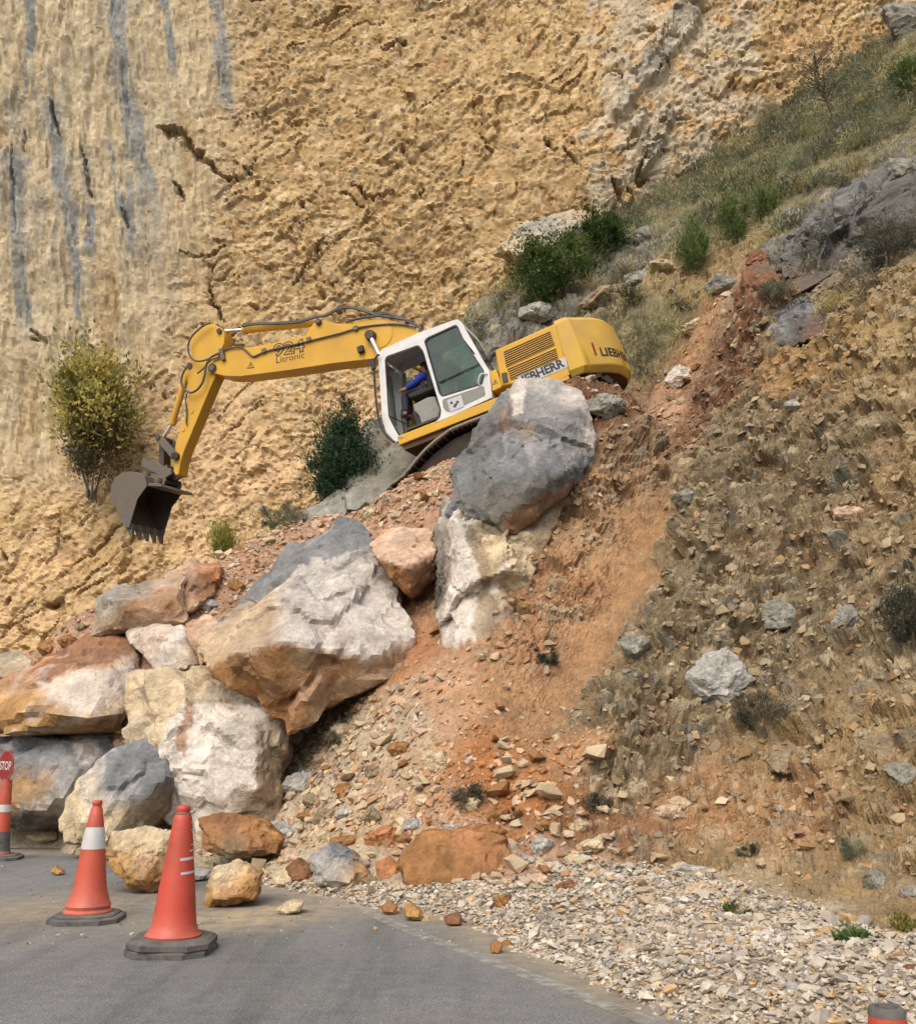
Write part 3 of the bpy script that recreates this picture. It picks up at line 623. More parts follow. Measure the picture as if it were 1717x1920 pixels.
def rock_geo(pts, sub, seed, rough=1.0, p=170, cols=None, base='T', vein=0, patches=None):
    pts = np.asarray(pts, float); c0 = pts.mean(0)
    n, q, fv = hull_planes(pts - c0)
    sgn = np.sign((n * q).sum(1)); n = n * sgn[:, None]; dd = np.abs((n * q).sum(1)) + 1e-4
    D, F = ico(sub)
    t = np.clip(D @ n.T, 0, None) / dd[None]
    r = ((t ** p).sum(1)) ** (-1.0 / p)
    V = D * r[:, None]; size = np.cbrt(np.prod(np.ptp(pts, 0))) if len(pts) > 3 else 1
    W_ = V + c0
    s = 1.0 / max(size, .05)
    w3 = np.stack([fbm(V * s * 1.6, 3, seed + 1), fbm(V * s * 1.6, 3, seed + 2), fbm(V * s * 1.6, 3, seed + 3)], 1)
    fa, fb, i1, o1, g1 = worley(V * s * 2.4 + w3 * .5, seed % 50); e1 = sstep(0, .10, fb - fa)
    fa, fb, i2, o2, g2 = worley(V * s * 6.5 + w3 * .9, seed % 50 + 1); e2 = sstep(0, .16, fb - fa)
    d = size * rough * (.040 * (.4 * (i1 - .5) + 1.7 * (o1 * g1).sum(1)) * e1 + .016 * e2 * (.4 * (i2 - .5) + 1.9 * (o2 * g2).sum(1)) + .012 * fbm(V * s * 2.2, 3, seed + 5) + .010 * fbm(V * s * 12, 4, seed + 6, .6) + .030 * (fbm(V * s * 2.6 + w3 * .5, 5, seed + 7, .5, True) - .2) * (1 if sub >= 4 else .3))
    if sub >= 4:
        fa, fb, i3, o3, g3 = worley(V * s * 16 + w3 * 1.5, seed % 50 + 2); cr = np.abs(perlin(V * s * 2.6 + w3 * .9, seed + 21)); cr2 = np.abs(perlin(V * s * 7 + w3 * 1.2, seed + 22))
        d = d + size * rough * (.006 * sstep(0, .2, fb - fa) * (.5 * (i3 - .5) + 1.2 * (o3 * g3).sum(1)) - .018 * (1 - sstep(0, .035, cr)) * sstep(-.1, .3, w3[:, 0]) - .007 * (1 - sstep(0, .05, cr2)))
    V = V + D * d[:, None]
    if cols is None: c = np.tile(PALC[base], (len(V), 1))
    else:
        cv = np.array([PALC[k] for k in cols])
        wd = np.stack([fbm(V * s * 5, 5, seed + 31, .65), fbm(V * s * 5, 5, seed + 32, .65), fbm(V * s * 5, 5, seed + 33, .65)], 1)
        c = idw(V + w3 * min(size * .1, .12) + wd * min(size * .14, .2), pts[:len(cols)] - c0, cv, 9.0)
        fc = np.array([np.mean([cv[np.argmin(((pts[:len(cols)] - c0 - v) ** 2).sum(1))] for v in f], 0) for f in fv])
        Dw = V + wd * min(size * .10, .13); tt_ = np.argmax(Dw @ n.T / dd[None], 1)
        c = .4 * c + .6 * fc[tt_]
        if patches:                                                  # stains and faces of another stone colour
            pu, pv_ = proj(W_ + np.stack([wd[:, 0], 0 * wd[:, 0], wd[:, 1]], 1) * min(size * .05, .10))
            for poly, key, amt in patches:
                ins = np.zeros(len(V), bool); q_ = poly[-1]
                for p_ in poly:
                    cr_ = ((p_[1] > pv_) != (q_[1] > pv_)) & (pu < (q_[0] - p_[0]) * (pv_ - p_[1]) / (q_[1] - p_[1] + 1e-9) + p_[0]); ins ^= cr_; q_ = p_
                c = np.where((ins & (V[:, 1] < np.ptp(V[:, 1]) * .3))[:, None], c * (1 - amt) + PALC[key] * amt, c)
    t1 = fbm(V * s * 2.5 + w3, 4, seed + 8); t2 = fbm(V * s * 9 + w3, 4, seed + 9)
    c = c * (1 + .26 * t1 + .24 * t2 + .10 * (i2 - .5) * 2)[:, None]
    t3 = fbm(V * s * 28, 3, seed + 10); c = c * (1 + .22 * t3)[:, None]
    c = mix(c, c * .55, sstep(.35, .6, fbm(V * s * 6 + w3, 5, seed + 11, .7)) * .6)
    c = mix(c, PALC['B'], sstep(.28, .6, fbm(V * s * 2 + w3, 4, seed + 12)) * .35)
    if vein:
        vn = 1 - np.abs(fbm(V * s * 3 + w3 * 1.2, 3, seed + 14)) * 9
        c = mix(c, C(222, 218, 212), np.clip(vn, 0, 1) * sstep(-.1, .25, fbm(V * s * 1.5, 2, seed + 15)) * vein)
    return V, F, np.clip(c, .02, .85), c0
def boulder(label, front, thick, sub=5, seed=1, rough=1.0, name='boulder', cat='boulder', vein=0, p=170, shift=0, patches=None):
    P = np.array([pix(a[0], a[1], a[2] + shift) for a in front]); cols = [a[3] for a in front]
    c = P.mean(0)
    back = c + (P - c) * np.array([.8, .5, .8]) + np.array([0, thick, -.05 * thick])
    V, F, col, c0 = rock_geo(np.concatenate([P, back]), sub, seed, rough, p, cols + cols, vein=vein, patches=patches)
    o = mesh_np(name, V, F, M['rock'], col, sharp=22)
    o.location = c0
    return tag(o, label, cat)
boulder('huge white boulder with a blue grey cap and brown lower face',
        [(640, 985, 14.0, 'G'), (692, 1002, 14.0, 'G'), (714, 1062, 13.5, 'W'), (748, 1115, 13.1, 'W'), (786, 1192, 12.5, 'W'), (778, 1226, 12.5, 'T'), (718, 1270, 12.3, 'B'), (560, 1357, 11.9, 'B'), (528, 1362, 11.9, 'B'),
         (430, 1300, 12.0, 'B'), (392, 1258, 12.2, 'B'), (386, 1200, 12.9, 'T'), (412, 1165, 13.4, 'G'), (440, 1138, 13.7, 'G'), (545, 1028, 14.1, 'G'), (430, 1228, 11.9, 'T'), (530, 1203, 11.55, 'W'), (530, 1216, 11.6, 'B'), (600, 1212, 11.7, 'W'), (610, 1230, 11.8, 'B'), (690, 1234, 12.0, 'W'), (690, 1250, 12.1, 'B'),
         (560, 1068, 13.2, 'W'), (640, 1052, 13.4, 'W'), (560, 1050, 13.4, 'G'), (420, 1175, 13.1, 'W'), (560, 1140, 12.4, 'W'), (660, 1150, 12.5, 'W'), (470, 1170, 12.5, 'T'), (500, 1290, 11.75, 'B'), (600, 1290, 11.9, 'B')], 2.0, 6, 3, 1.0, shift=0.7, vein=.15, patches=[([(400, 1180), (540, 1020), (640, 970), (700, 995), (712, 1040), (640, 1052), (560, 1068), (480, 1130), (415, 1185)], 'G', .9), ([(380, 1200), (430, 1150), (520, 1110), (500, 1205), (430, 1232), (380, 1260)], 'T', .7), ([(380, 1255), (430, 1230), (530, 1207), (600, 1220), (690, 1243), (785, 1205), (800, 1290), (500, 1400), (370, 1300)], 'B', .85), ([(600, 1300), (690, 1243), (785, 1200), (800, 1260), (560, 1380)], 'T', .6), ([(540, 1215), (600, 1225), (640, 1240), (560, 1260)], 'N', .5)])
boulder('big blue grey boulder with white streaks in front of the excavator tracks',
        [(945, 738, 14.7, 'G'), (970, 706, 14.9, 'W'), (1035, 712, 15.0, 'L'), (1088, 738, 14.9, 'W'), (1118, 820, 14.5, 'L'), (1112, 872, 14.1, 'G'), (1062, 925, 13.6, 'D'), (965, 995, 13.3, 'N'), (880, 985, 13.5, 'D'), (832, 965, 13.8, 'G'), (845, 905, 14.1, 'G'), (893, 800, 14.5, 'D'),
         (935, 885, 13.3, 'G'), (1000, 892, 13.2, 'G'), (1062, 880, 13.4, 'G'), (965, 765, 14.3, 'G'), (1040, 800, 14.0, 'G'), (870, 955, 13.4, 'D'), (960, 960, 13.1, 'N'), (930, 905, 13.25, 'D')], 1.5, 6, 12, .9, vein=.75, patches=[([(860, 960), (935, 900), (1000, 905), (1060, 890), (1125, 870), (1060, 940), (960, 1010), (850, 1000)], 'D', .7), ([(940, 970), (1010, 930), (1080, 900), (1010, 980), (950, 1010)], 'B', .55), ([(950, 700), (985, 705), (980, 760), (960, 765)], 'W', .85), ([(1050, 715), (1110, 730), (1125, 860), (1100, 850), (1090, 780), (1050, 750)], 'W', .6), ([(930, 770), (960, 750), (955, 800), (935, 800)], 'R', .45), ([(960, 790), (1000, 790), (1000, 820), (970, 825)], 'N', .5), ([(1000, 790), (1080, 770), (1090, 840), (1010, 860)], 'G', .5)])
boulder('pale cream and white ragged rock under the big blue grey boulder',
        [(860, 900, 14.2, 'D'), (818, 1010, 13.8, 'G'), (824, 1100, 13.4, 'D'), (828, 1185, 12.9, 'W'), (868, 1256, 12.3, 'O'), (925, 1240, 12.3, 'O'), (990, 1085, 13.1, 'P'), (1060, 940, 13.9, 'N'), (1000, 900, 14, 'D'), (862, 1000, 13.3, 'L'), (865, 1150, 12.65, 'W'), (885, 1090, 12.8, 'N'), (950, 1040, 13.0, 'P'), (900, 1200, 12.3, 'K'), (905, 1000, 13.2, 'N')], 1.4, 6, 27, 1.7, patches=[([(800, 900), (1080, 900), (1080, 1290), (800, 1290)], 'N', .55), ([(900, 1000), (990, 990), (1020, 1060), (935, 1150), (915, 1080)], 'P', .8), ([(845, 960), (885, 972), (872, 1010), (902, 1090), (885, 1170), (905, 1205), (855, 1195), (825, 1200), (852, 1100), (846, 1010)], 'W', .85), ([(930, 1060), (948, 1060), (932, 1125), (918, 1110)], 'W', .8), ([(865, 1205), (935, 1190), (940, 1270), (845, 1270)], 'O', .75), ([(805, 990), (835, 1000), (838, 1120), (815, 1180)], 'D', .6)], vein=1.0, name='rock_outcrop', cat='rock outcrop')
boulder('square orange brown boulder wedged between the huge white and blue grey boulders',
        [(693, 1024, 14.0, 'K'), (730, 991, 14.2, 'K'), (800, 990, 14.2, 'K'), (822, 1022, 14.0, 'O'), (815, 1085, 13.8, 'R'), (772, 1122, 13.6, 'R'), (745, 1102, 13.6, 'O'), (708, 1048, 13.55, 'K'), (755, 1062, 13.3, 'K'), (760, 1072, 13.3, 'O'), (816, 1034, 13.7, 'K'), (770, 1100, 13.4, 'R')], .8, 5, 31, .9, patches=[([(690, 1008), (730, 980), (805, 980), (830, 1025), (760, 1064), (706, 1047)], 'K', .8), ([(685, 1025), (708, 1048), (760, 1068), (770, 1135), (735, 1110)], 'B', .85), ([(762, 1066), (830, 1030), (825, 1095), (772, 1135)], 'R', .75)])
boulder('tall pale white boulder at the front of the rockfall with a tan right edge',
        [(236, 1262, 12.9, 'T'), (300, 1246, 12.9, 'P'), (400, 1270, 12.7, 'P'), (525, 1332, 12.2, 'W'), (528, 1450, 12.0, 'B'), (523, 1560, 11.9, 'T'), (470, 1592, 11.8, 'T'), (370, 1594, 11.7, 'T'), (310, 1545, 11.9, 'W'), (238, 1450, 12.3, 'P'), (231, 1380, 12.5, 'P'),
         (345, 1300, 12.1, 'P'), (335, 1400, 11.85, 'P'), (395, 1320, 12.0, 'W'), (478, 1375, 11.65, 'W'), (482, 1480, 11.55, 'K'), (400, 1480, 11.5, 'W'), (340, 1500, 11.7, 'W'), (430, 1560, 11.5, 'T')], 1.7, 6, 42, 1.1, shift=0.9, vein=.2, patches=[([(300, 1420), (345, 1300), (395, 1310), (480, 1370), (478, 1480), (440, 1520), (380, 1560), (310, 1560)], 'W', .9), ([(480, 1362), (535, 1325), (540, 1600), (470, 1600), (480, 1480)], 'N', .6), ([(400, 1500), (480, 1480), (500, 1600), (360, 1600)], 'N', .5), ([(335, 1395), (350, 1305), (362, 1310), (350, 1420)], 'B', .7), ([(262, 1290), (275, 1285), (278, 1310), (264, 1312)], 'N', .8), ([(280, 1340), (300, 1345), (290, 1362)], 'N', .7)])
boulder('grey boulder with a cream lower side leaning on the tall white boulder',
        [(205, 1405, 12.1, 'G'), (270, 1390, 12.1, 'G'), (318, 1412, 11.9, 'G'), (328, 1450, 11.7, 'D'), (305, 1515, 11.5, 'N'), (255, 1570, 11.4, 'N'), (180, 1604, 11.4, 'P'), (122, 1582, 11.6, 'T'), (118, 1535, 11.8, 'T'), (150, 1455, 12.1, 'W'), (215, 1475, 11.4, 'G'), (305, 1462, 11.4, 'G'), (200, 1500, 11.25, 'W'), (165, 1540, 11.3, 'P'), (230, 1530, 11.15, 'N')], 1.1, 5, 53, 1.0, shift=0.9, vein=.45, patches=[([(100, 1600), (110, 1500), (160, 1440), (185, 1450), (190, 1520), (230, 1520), (220, 1620)], 'P', .8), ([(200, 1400), (340, 1380), (340, 1470), (250, 1510), (195, 1480)], 'G', .8), ([(230, 1530), (310, 1480), (320, 1530), (250, 1600)], 'N', .7), ([(150, 1430), (175, 1440), (190, 1530), (165, 1530)], 'W', .7)])
boulder('dark blue grey boulder at the left edge behind the stop sign',
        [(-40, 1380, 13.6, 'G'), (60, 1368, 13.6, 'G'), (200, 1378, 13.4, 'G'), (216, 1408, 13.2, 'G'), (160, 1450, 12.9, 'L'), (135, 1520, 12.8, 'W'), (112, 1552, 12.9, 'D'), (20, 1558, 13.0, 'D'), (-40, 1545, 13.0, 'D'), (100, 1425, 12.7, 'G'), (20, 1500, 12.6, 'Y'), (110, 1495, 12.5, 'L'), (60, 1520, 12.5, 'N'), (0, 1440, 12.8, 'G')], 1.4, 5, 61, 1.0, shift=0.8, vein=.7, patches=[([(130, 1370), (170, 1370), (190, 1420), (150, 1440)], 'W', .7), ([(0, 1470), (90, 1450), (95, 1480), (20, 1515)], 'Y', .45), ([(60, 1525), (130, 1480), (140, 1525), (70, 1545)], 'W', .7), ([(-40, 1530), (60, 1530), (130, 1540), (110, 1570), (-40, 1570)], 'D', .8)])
boulder('broad rust orange boulder with white veins at the left edge',
        [(-50, 1312, 14.0, 'Y'), (80, 1234, 14.4, 'O'), (190, 1178, 14.6, 'O'), (246, 1200, 14.5, 'O'), (264, 1268, 14.1, 'W'), (236, 1345, 13.6, 'T'), (218, 1374, 13.5, 'B'), (60, 1378, 13.4, 'Y'), (-50, 1375, 13.5, 'Y'), (95, 1290, 13.4, 'K'), (170, 1345, 13.0, 'T'), (200, 1255, 13.7, 'K'), (40, 1335, 13.2, 'Y')], 1.6, 5, 72, 1.0, shift=0.35, vein=.55, patches=[([(60, 1250), (190, 1170), (250, 1200), (245, 1235), (150, 1250), (80, 1280)], 'R', .75), ([(70, 1285), (150, 1255), (240, 1250), (250, 1290), (180, 1330), (110, 1320)], 'W', .65), ([(-50, 1310), (60, 1300), (130, 1330), (90, 1390), (-50, 1390)], 'Y', .8), ([(165, 1365), (235, 1330), (230, 1385)], 'R', .7)])
boulder('white veined rock between the rust orange boulder and the huge white boulder',
        [(232, 1186, 14.9, 'W'), (288, 1160, 14.9, 'W'), (380, 1188, 14.6, 'W'), (385, 1228, 14.4, 'K'), (368, 1250, 14.2, 'T'), (300, 1262, 14.2, 'W'), (330, 1200, 14.2, 'W'), (290, 1190, 14.4, 'K')], .9, 5, 83, 1.1, vein=.5, shift=-.1)
boulder('long pale tan boulder high on the left of the rockfall',
        [(178, 1118, 15.2, 'E'), (232, 1095, 15.3, 'E'), (345, 1082, 15.3, 'K'), (350, 1165, 14.7, 'K'), (255, 1168, 14.6, 'K'), (166, 1196, 14.8, 'T'), (228, 1128, 14.6, 'E'), (240, 1150, 14.5, 'B'), (330, 1120, 14.6, 'B')], 1.0, 5, 94, 1.0)
boulder('rust stained boulder at the top left of the talus beside the long tan boulder',
        [(305, 1078, 15.7, 'K'), (360, 1052, 15.8, 'K'), (412, 1062, 15.6, 'O'), (404, 1112, 15.2, 'O'), (352, 1150, 14.9, 'T'), (370, 1080, 15.1, 'R')], .9, 5, 105, 1.0)
boulder('small ochre topped rock between the long tan boulder and huge white boulder', [(345, 1168, 14.6, 'O'), (385, 1150, 14.6, 'K'), (412, 1165, 14.3, 'K'), (398, 1215, 13.9, 'O'), (378, 1260, 13.6, 'T'), (365, 1200, 14.0, 'K')], .7, 4, 111, 1.0)
boulder('big tan rock with flat top at the far left end of the talus', [(0, 1228, 16.2, 'E'), (30, 1218, 16.2, 'E'), (62, 1236, 16, 'P'), (58, 1262, 15.6, 'T'), (0, 1280, 15.4, 'T'), (-30, 1260, 15.7, 'T')], .8, 4, 113, 1.0)
# the foot of the pile, on the road
def resting(label, front_uv, v_base, base, seed, cols, thick=None, sub=4, rough=1.0, name='rock', cat='rock', z=0.0, vein=0, bulge=.18, fwd=0.0):
    """a rock standing on the ground: distance from the pixel row where it touches the ground"""
    us = [a[0] for a in front_uv]; g = ground(np.mean(us), v_base, z); Y = g[1] - fwd
    w = (max(us) - min(us)) / FPX * Y
    P = np.array([pix(u, v, Y + .25 * w * (1 - (v - min(a[1] for a in front_uv)) / (v_base - min(a[1] for a in front_uv) + 1e-6))) for u, v in front_uv])
    c = P.mean(0); inner = c + (P - c) * np.array([.55, 1, .55]) + np.array([0, -bulge * w, 0])
    back = c + (P - c) * np.array([.8, .5, .8]) + np.array([0, thick or .75 * w, 0]); back[:, 2] = np.maximum(back[:, 2], z - .03)
    V, F, col, c0 = rock_geo(np.concatenate([P, inner, back]), sub, seed, rough, 130, (cols * 40)[:len(P)] * 3 if isinstance(cols, list) else None, base=cols if isinstance(cols, str) else 'T', vein=vein)
    o = mesh_np(name, V, F, M['rock'], col, sharp=22); o.location = c0
    return tag(o, label, cat)
resting('ochre boulder lying under the front corner of the tall white boulder', [(373, 1535), (405, 1525), (490, 1540), (528, 1572), (518, 1602), (432, 1614), (382, 1592)], 1612, 'B', 201, ['B', 'R', 'B', 'B', 'B', 'N', 'B'], sub=5, bulge=.12, fwd=1.1)
resting('ochre block with a cream top standing on the road between the two front cones', [(208, 1562), (270, 1550), (322, 1560), (318, 1640), (290, 1676), (240, 1662), (204, 1612)], 1676, 'Y', 202, ['P', 'P', 'P', 'B', 'B', 'Y', 'Y'], sub=5)
resting('small brown rock touching the road behind the nearest cone', [(288, 1628), (312, 1622), (330, 1640), (325, 1668), (296, 1672)], 1672, 'B', 203, 'B', sub=3)
resting('tan pyramid shaped rock on the road right of the nearest cone', [(382, 1690), (400, 1628), (445, 1616), (490, 1640), (478, 1690), (388, 1702)], 1702, 'Y', 204, ['Y', 'P', 'P', 'Y', 'B', 'B'], sub=5)
resting('large flat faced brown slab at the foot of the rubble', [(748, 1608), (790, 1560), (880, 1558), (945, 1572), (968, 1612), (962, 1662), (882, 1688), (752, 1668)], 1676, 'B', 205, ['B', 'B', 'O', 'B', 'B', 'R', 'B', 'B'], sub=5, bulge=.06, thick=1.2, rough=.7, fwd=.55)
resting('grey and tan rock at the road edge left of the brown slab', [(578, 1605), (618, 1580), (660, 1598), (692, 1640), (676, 1670), (598, 1662)], 1670, 'G', 206, ['L', 'G', 'G', 'Y', 'P', 'L'], sub=5, fwd=.2)
resting('rounded brown rock between the grey rock and the brown slab', [(704, 1620), (728, 1605), (748, 1622), (746, 1668), (712, 1672)], 1670, 'B', 207, 'O', sub=4, fwd=.25)
resting('pale rounded stone at the road edge beside the tan pyramid rock', [(508, 1640), (530, 1622), (556, 1632), (558, 1660), (515, 1666)], 1664, 'P', 208, 'P', sub=4)
resting('rust brown rock half hidden behind the pale rounded stone', [(535, 1625), (560, 1608), (584, 1628), (586, 1655), (545, 1660)], 1658, 'B', 209, 'R', sub=4, fwd=.25)
resting('flat cream stone alone on the road near the gravel', [(515, 1706), (540, 1690), (568, 1692), (562, 1710), (535, 1717)], 1716, 'P', 210, ['P', 'P', 'T', 'T', 'P'], sub=4)
resting('brown stone at the gravel edge below the brown slab, left one', [(713, 1700), (730, 1690), (746, 1700), (742, 1716), (718, 1714)], 1716, 'B', 211, 'B', sub=3)
resting('brown stone at the gravel edge below the brown slab, right one', [(754, 1700), (772, 1692), (796, 1715), (790, 1728), (758, 1722)], 1728, 'B', 212, 'Y', sub=3)
resting('dark brown wedge shaped stone on the gravel edge', [(830, 1720), (862, 1710), (868, 1735), (838, 1738)], 1737, 'R', 213, 'R', sub=3)
resting('small brown stone lying alone on the asphalt near the gravel', [(918, 1772), (930, 1762), (944, 1775), (936, 1790), (920, 1788)], 1789, 'B', 214, 'B', sub=3)
resting('pale flat rock under the dark grey boulder at the road edge', [(42, 1568), (70, 1552), (104, 1556), (106, 1574), (75, 1582)], 1580, 'P', 215, 'P', sub=4, fwd=.9)
resting('tiny ochre stone on the road left of the banded cone', [(92, 1636), (104, 1623), (120, 1638), (110, 1642)], 1642, 'Y', 216, 'Y', sub=3)
resting('flat grey slab of rock on the road behind the nearest cone', [(338, 1640), (360, 1630), (398, 1634), (380, 1650), (345, 1654)], 1654, 'L', 217, 'L', sub=3)
def on_slope(label, u, v, w, h, base, seed, name='rock', cat='rock', group=None, sub=4, rough=1.0, sink=.25, vein=0, depth=.8):
    p, n = hit(u, v); s = p[1] / FPX
    r = np.random.default_rng(seed); k = 14
    d = r.normal(size=(k, 3)); d /= np.linalg.norm(d, axis=1)[:, None]
    P = d * np.array([w * s / 2, depth * (w + h) * s / 4, h * s / 2]) * r.uniform(.85, 1.12, (k, 1))
    V, F, col, c0 = rock_geo(P, sub, seed, rough, 110, None, base, vein)
    o = mesh_np(name, V, F, M['rock'], col, sharp=22); o.location = p + np.array(c0) + np.array([0, -1, .0]) * (.5 - sink) * depth * (w + h) * s / 4
    return tag(o, label, cat, group)
for i, a in enumerate([
    ('grey weathered rock stuck in the bank right of the gully top', 1283, 930, 66, 54, 'E'),
    ('white chunk of rock in the orange gully right of the excavator', 1268, 706, 56, 62, 'W'),
    ('squarish grey rock in the middle of the bank', 1462, 1158, 72, 66, 'E'),
    ('squarish grey green rock beside the dark shrub at the right edge', 1585, 1165, 70, 60, 'E'),
    ('large rounded grey boulder with a pale face embedded low in the bank', 1345, 1285, 130, 110, 'L'),
    ('grey flat rock at the lip of the gully above the orange dirt', 1190, 1215, 66, 44, 'E'),
    ('round brown grey rock low in the bank', 1470, 1435, 66, 54, 'N'),
    ('rounded grey rock near the right edge low in the bank', 1682, 1455, 66, 52, 'E'),
    ('broad tan grey rock in the lower right bank', 1640, 1400, 80, 66, 'N'),
    ('orange tan block low in the bank above the gravel', 1255, 1520, 70, 40, 'K'),
    ('pale rock on the talus with a flat tan face', 818, 1428, 66, 46, 'P'),
    ('pink tan block in the middle of the rubble', 702, 1484, 68, 56, 'K'),
    ('tan upright block in the rubble above the grey rock', 612, 1528, 54, 46, 'N'),
    ('pale block beside the foot of the huge white boulder', 548, 1384, 52, 50, 'K'),
    ('grey streaked rock in the rubble below the pale block', 560, 1470, 80, 46, 'L'),
    ('grey rock leaning in the rubble beside the tan upright block', 535, 1555, 60, 50, 'L'),
    ('tan rock lodged under the near excavator track', 815, 880, 72, 40, 'P'),
    ('white pink rock below the front of the near track', 728, 938, 64, 34, 'K'),
    ('cluster rock of pink stone near the right edge of the bank', 1590, 965, 84, 40, 'K'),
    ('brown grey rock behind the big blue grey boulder', 1140, 765, 90, 56, 'E'),
    ('brown rubble block left of the brown slab', 640, 1582, 60, 36, 'B'),
    ('brown knobbly block above the brown slab', 725, 1575, 74, 46, 'O'),
    ('reddish block behind the brown slab', 900, 1562, 110, 44, 'B'),
    ('round brown rock on the gravel under the brown slab', 938, 1688, 46, 44, 'B'),
    ('dark brown stone in the gravel right of the brown slab', 1060, 1664, 44, 38, 'R'),
    ('white stone standing in the gravel right of the brown slab', 1038, 1622, 34, 30, 'W'),
    ('tan stone half buried in the gravel at the foot of the bank', 1310, 1670, 56, 34, 'T'),
    ('grey rock at the toe of the bank near the right edge', 1640, 1655, 70, 50, 'E'),
    ('long grey rock at the right edge just above the gravel', 1705, 1665, 60, 40, 'E'),
    ('flat pale stone at the toe of the bank in the middle', 1290, 1625, 70, 22, 'L'),
    ('brown stone at the right edge of the gravel', 1705, 1820, 30, 30, 'R'),
    ('big grey stone in the lower right gravel', 1480, 1860, 46, 34, 'L'),
    ('tan knob of rock sticking out of the lower bank', 1270, 1510, 60, 36, 'T'),
    ('pale jutting stone in the upper bank', 1480, 760, 40, 26, 'L'),
    ('grey stone below the ledge in the upper right bank', 1560, 1000, 46, 34, 'E'),
    ('pale rock on the ledge above the gully', 1235, 500, 70, 36, 'P'),
    ('grey rock on the slope between the green bushes', 1200, 445, 60, 46, 'E'),
    ('brown overhanging lump at the head of the gully', 1420, 500, 64, 60, 'R'),
    ('grey rock outcrop in the top right corner above the ledge', 1690, 50, 150, 120, 'E'),
    ('grey ledge rock under the dark shrubs at the upper right edge', 1650, 430, 150, 80, 'D'),
    ('long weathered grey rock at the right edge below the bright green bush', 1690, 330, 120, 90, 'E'),
    ('grey rock poking out of the scrub in the middle of the upper ledge', 1490, 400, 80, 50, 'E'),
    ('grey rock in the scrub near the top of the ledge', 1590, 240, 70, 44, 'E'),
    ('grey rock face between the broom bushes', 1340, 540, 90, 60, 'E'),
    ('grey rock behind the excavator hood below the dark green bush', 1000, 590, 90, 50, 'L'),
    ('tan grey rock on the ledge above the counterweight', 1115, 560, 90, 56, 'N'),
    ('grey rock on the ledge right of the dark green bush', 1195, 520, 70, 50, 'E'),
    ('pale tan rock at the head of the dirt gully', 1300, 610, 60, 40, 'P'),
    ('dark rock beside the shadowed right edge', 1690, 1190, 60, 56, 'D'),
    ]):
    on_slope(a[0], *a[1:6], 300 + i, sub=4 if max(a[3], a[4]) < 60 else 5, rough=1.3)
boulder('grey rock face behind the excavator track and juniper', [(690, 800, 20, 'E'), (740, 770, 20.2, 'E'), (800, 800, 20, 'E'), (830, 900, 19, 'L'), (760, 940, 18.2, 'E'), (650, 960, 18, 'E'), (640, 930, 18.6, 'L'), (700, 850, 18.9, 'E')], 2.0, 5, 120, 1.2, name='rock_outcrop', cat='rock outcrop')
boulder('grey sloping rock slab below the juniper', [(560, 968, 18.4, 'E'), (620, 925, 18.6, 'E'), (660, 915, 18.6, 'L'), (655, 960, 18, 'E'), (590, 1000, 17.5, 'E'), (545, 1005, 17.6, 'L')], 1.0, 4, 121, 1.0, name='rock_outcrop', cat='rock outcrop')
boulder('craggy dark grey rock ledge along the top of the bank at the upper right', [(1440, 505, 15.6, 'D'), (1500, 440, 15.9, 'D'), (1600, 372, 15.8, 'G'), (1717, 285, 15.4, 'D'), (1790, 270, 15.2, 'D'), (1790, 420, 13.8, 'D'), (1640, 478, 14.3, 'D'), (1540, 525, 14.9, 'D'), (1470, 560, 15.2, 'R'), (1560, 440, 15.0, 'D'), (1680, 380, 14.5, 'D')], 1.5, 6, 131, 2.0, name='rock_outcrop', cat='rock outcrop', vein=.2)
boulder('dark overhanging grey lump of rock on the bank rim beside the gully head', [(1430, 632, 14.9, 'L'), (1444, 592, 15.0, 'D'), (1498, 558, 14.9, 'G'), (1552, 580, 14.4, 'D'), (1548, 622, 14.1, 'R'), (1482, 652, 14.3, 'D'), (1490, 590, 14.3, 'G')], 1.0, 5, 132, 1.5, name='rock_outcrop', cat='rock outcrop')
boulder('reddish brown overhanging earth block at the head of the gully', [(1392, 505, 16.3, 'R'), (1440, 488, 16.2, 'D'), (1470, 520, 15.5, 'R'), (1450, 590, 15.1, 'R'), (1405, 610, 15.3, 'R'), (1400, 560, 15.6, 'R')], 1.0, 5, 133, 1.6, name='rock_outcrop', cat='rock outcrop')
boulder('pale rock ledge at the base of the cliff left of the green bushes', [(930, 460, 25.4, 'P'), (1000, 412, 25.7, 'L'), (1075, 392, 25.7, 'P'), (1110, 405, 25.4, 'T'), (1080, 440, 24.8, 'E'), (970, 480, 24.9, 'T')], 1.5, 5, 122, 1.6, name='rock_outcrop', cat='rock outcrop')

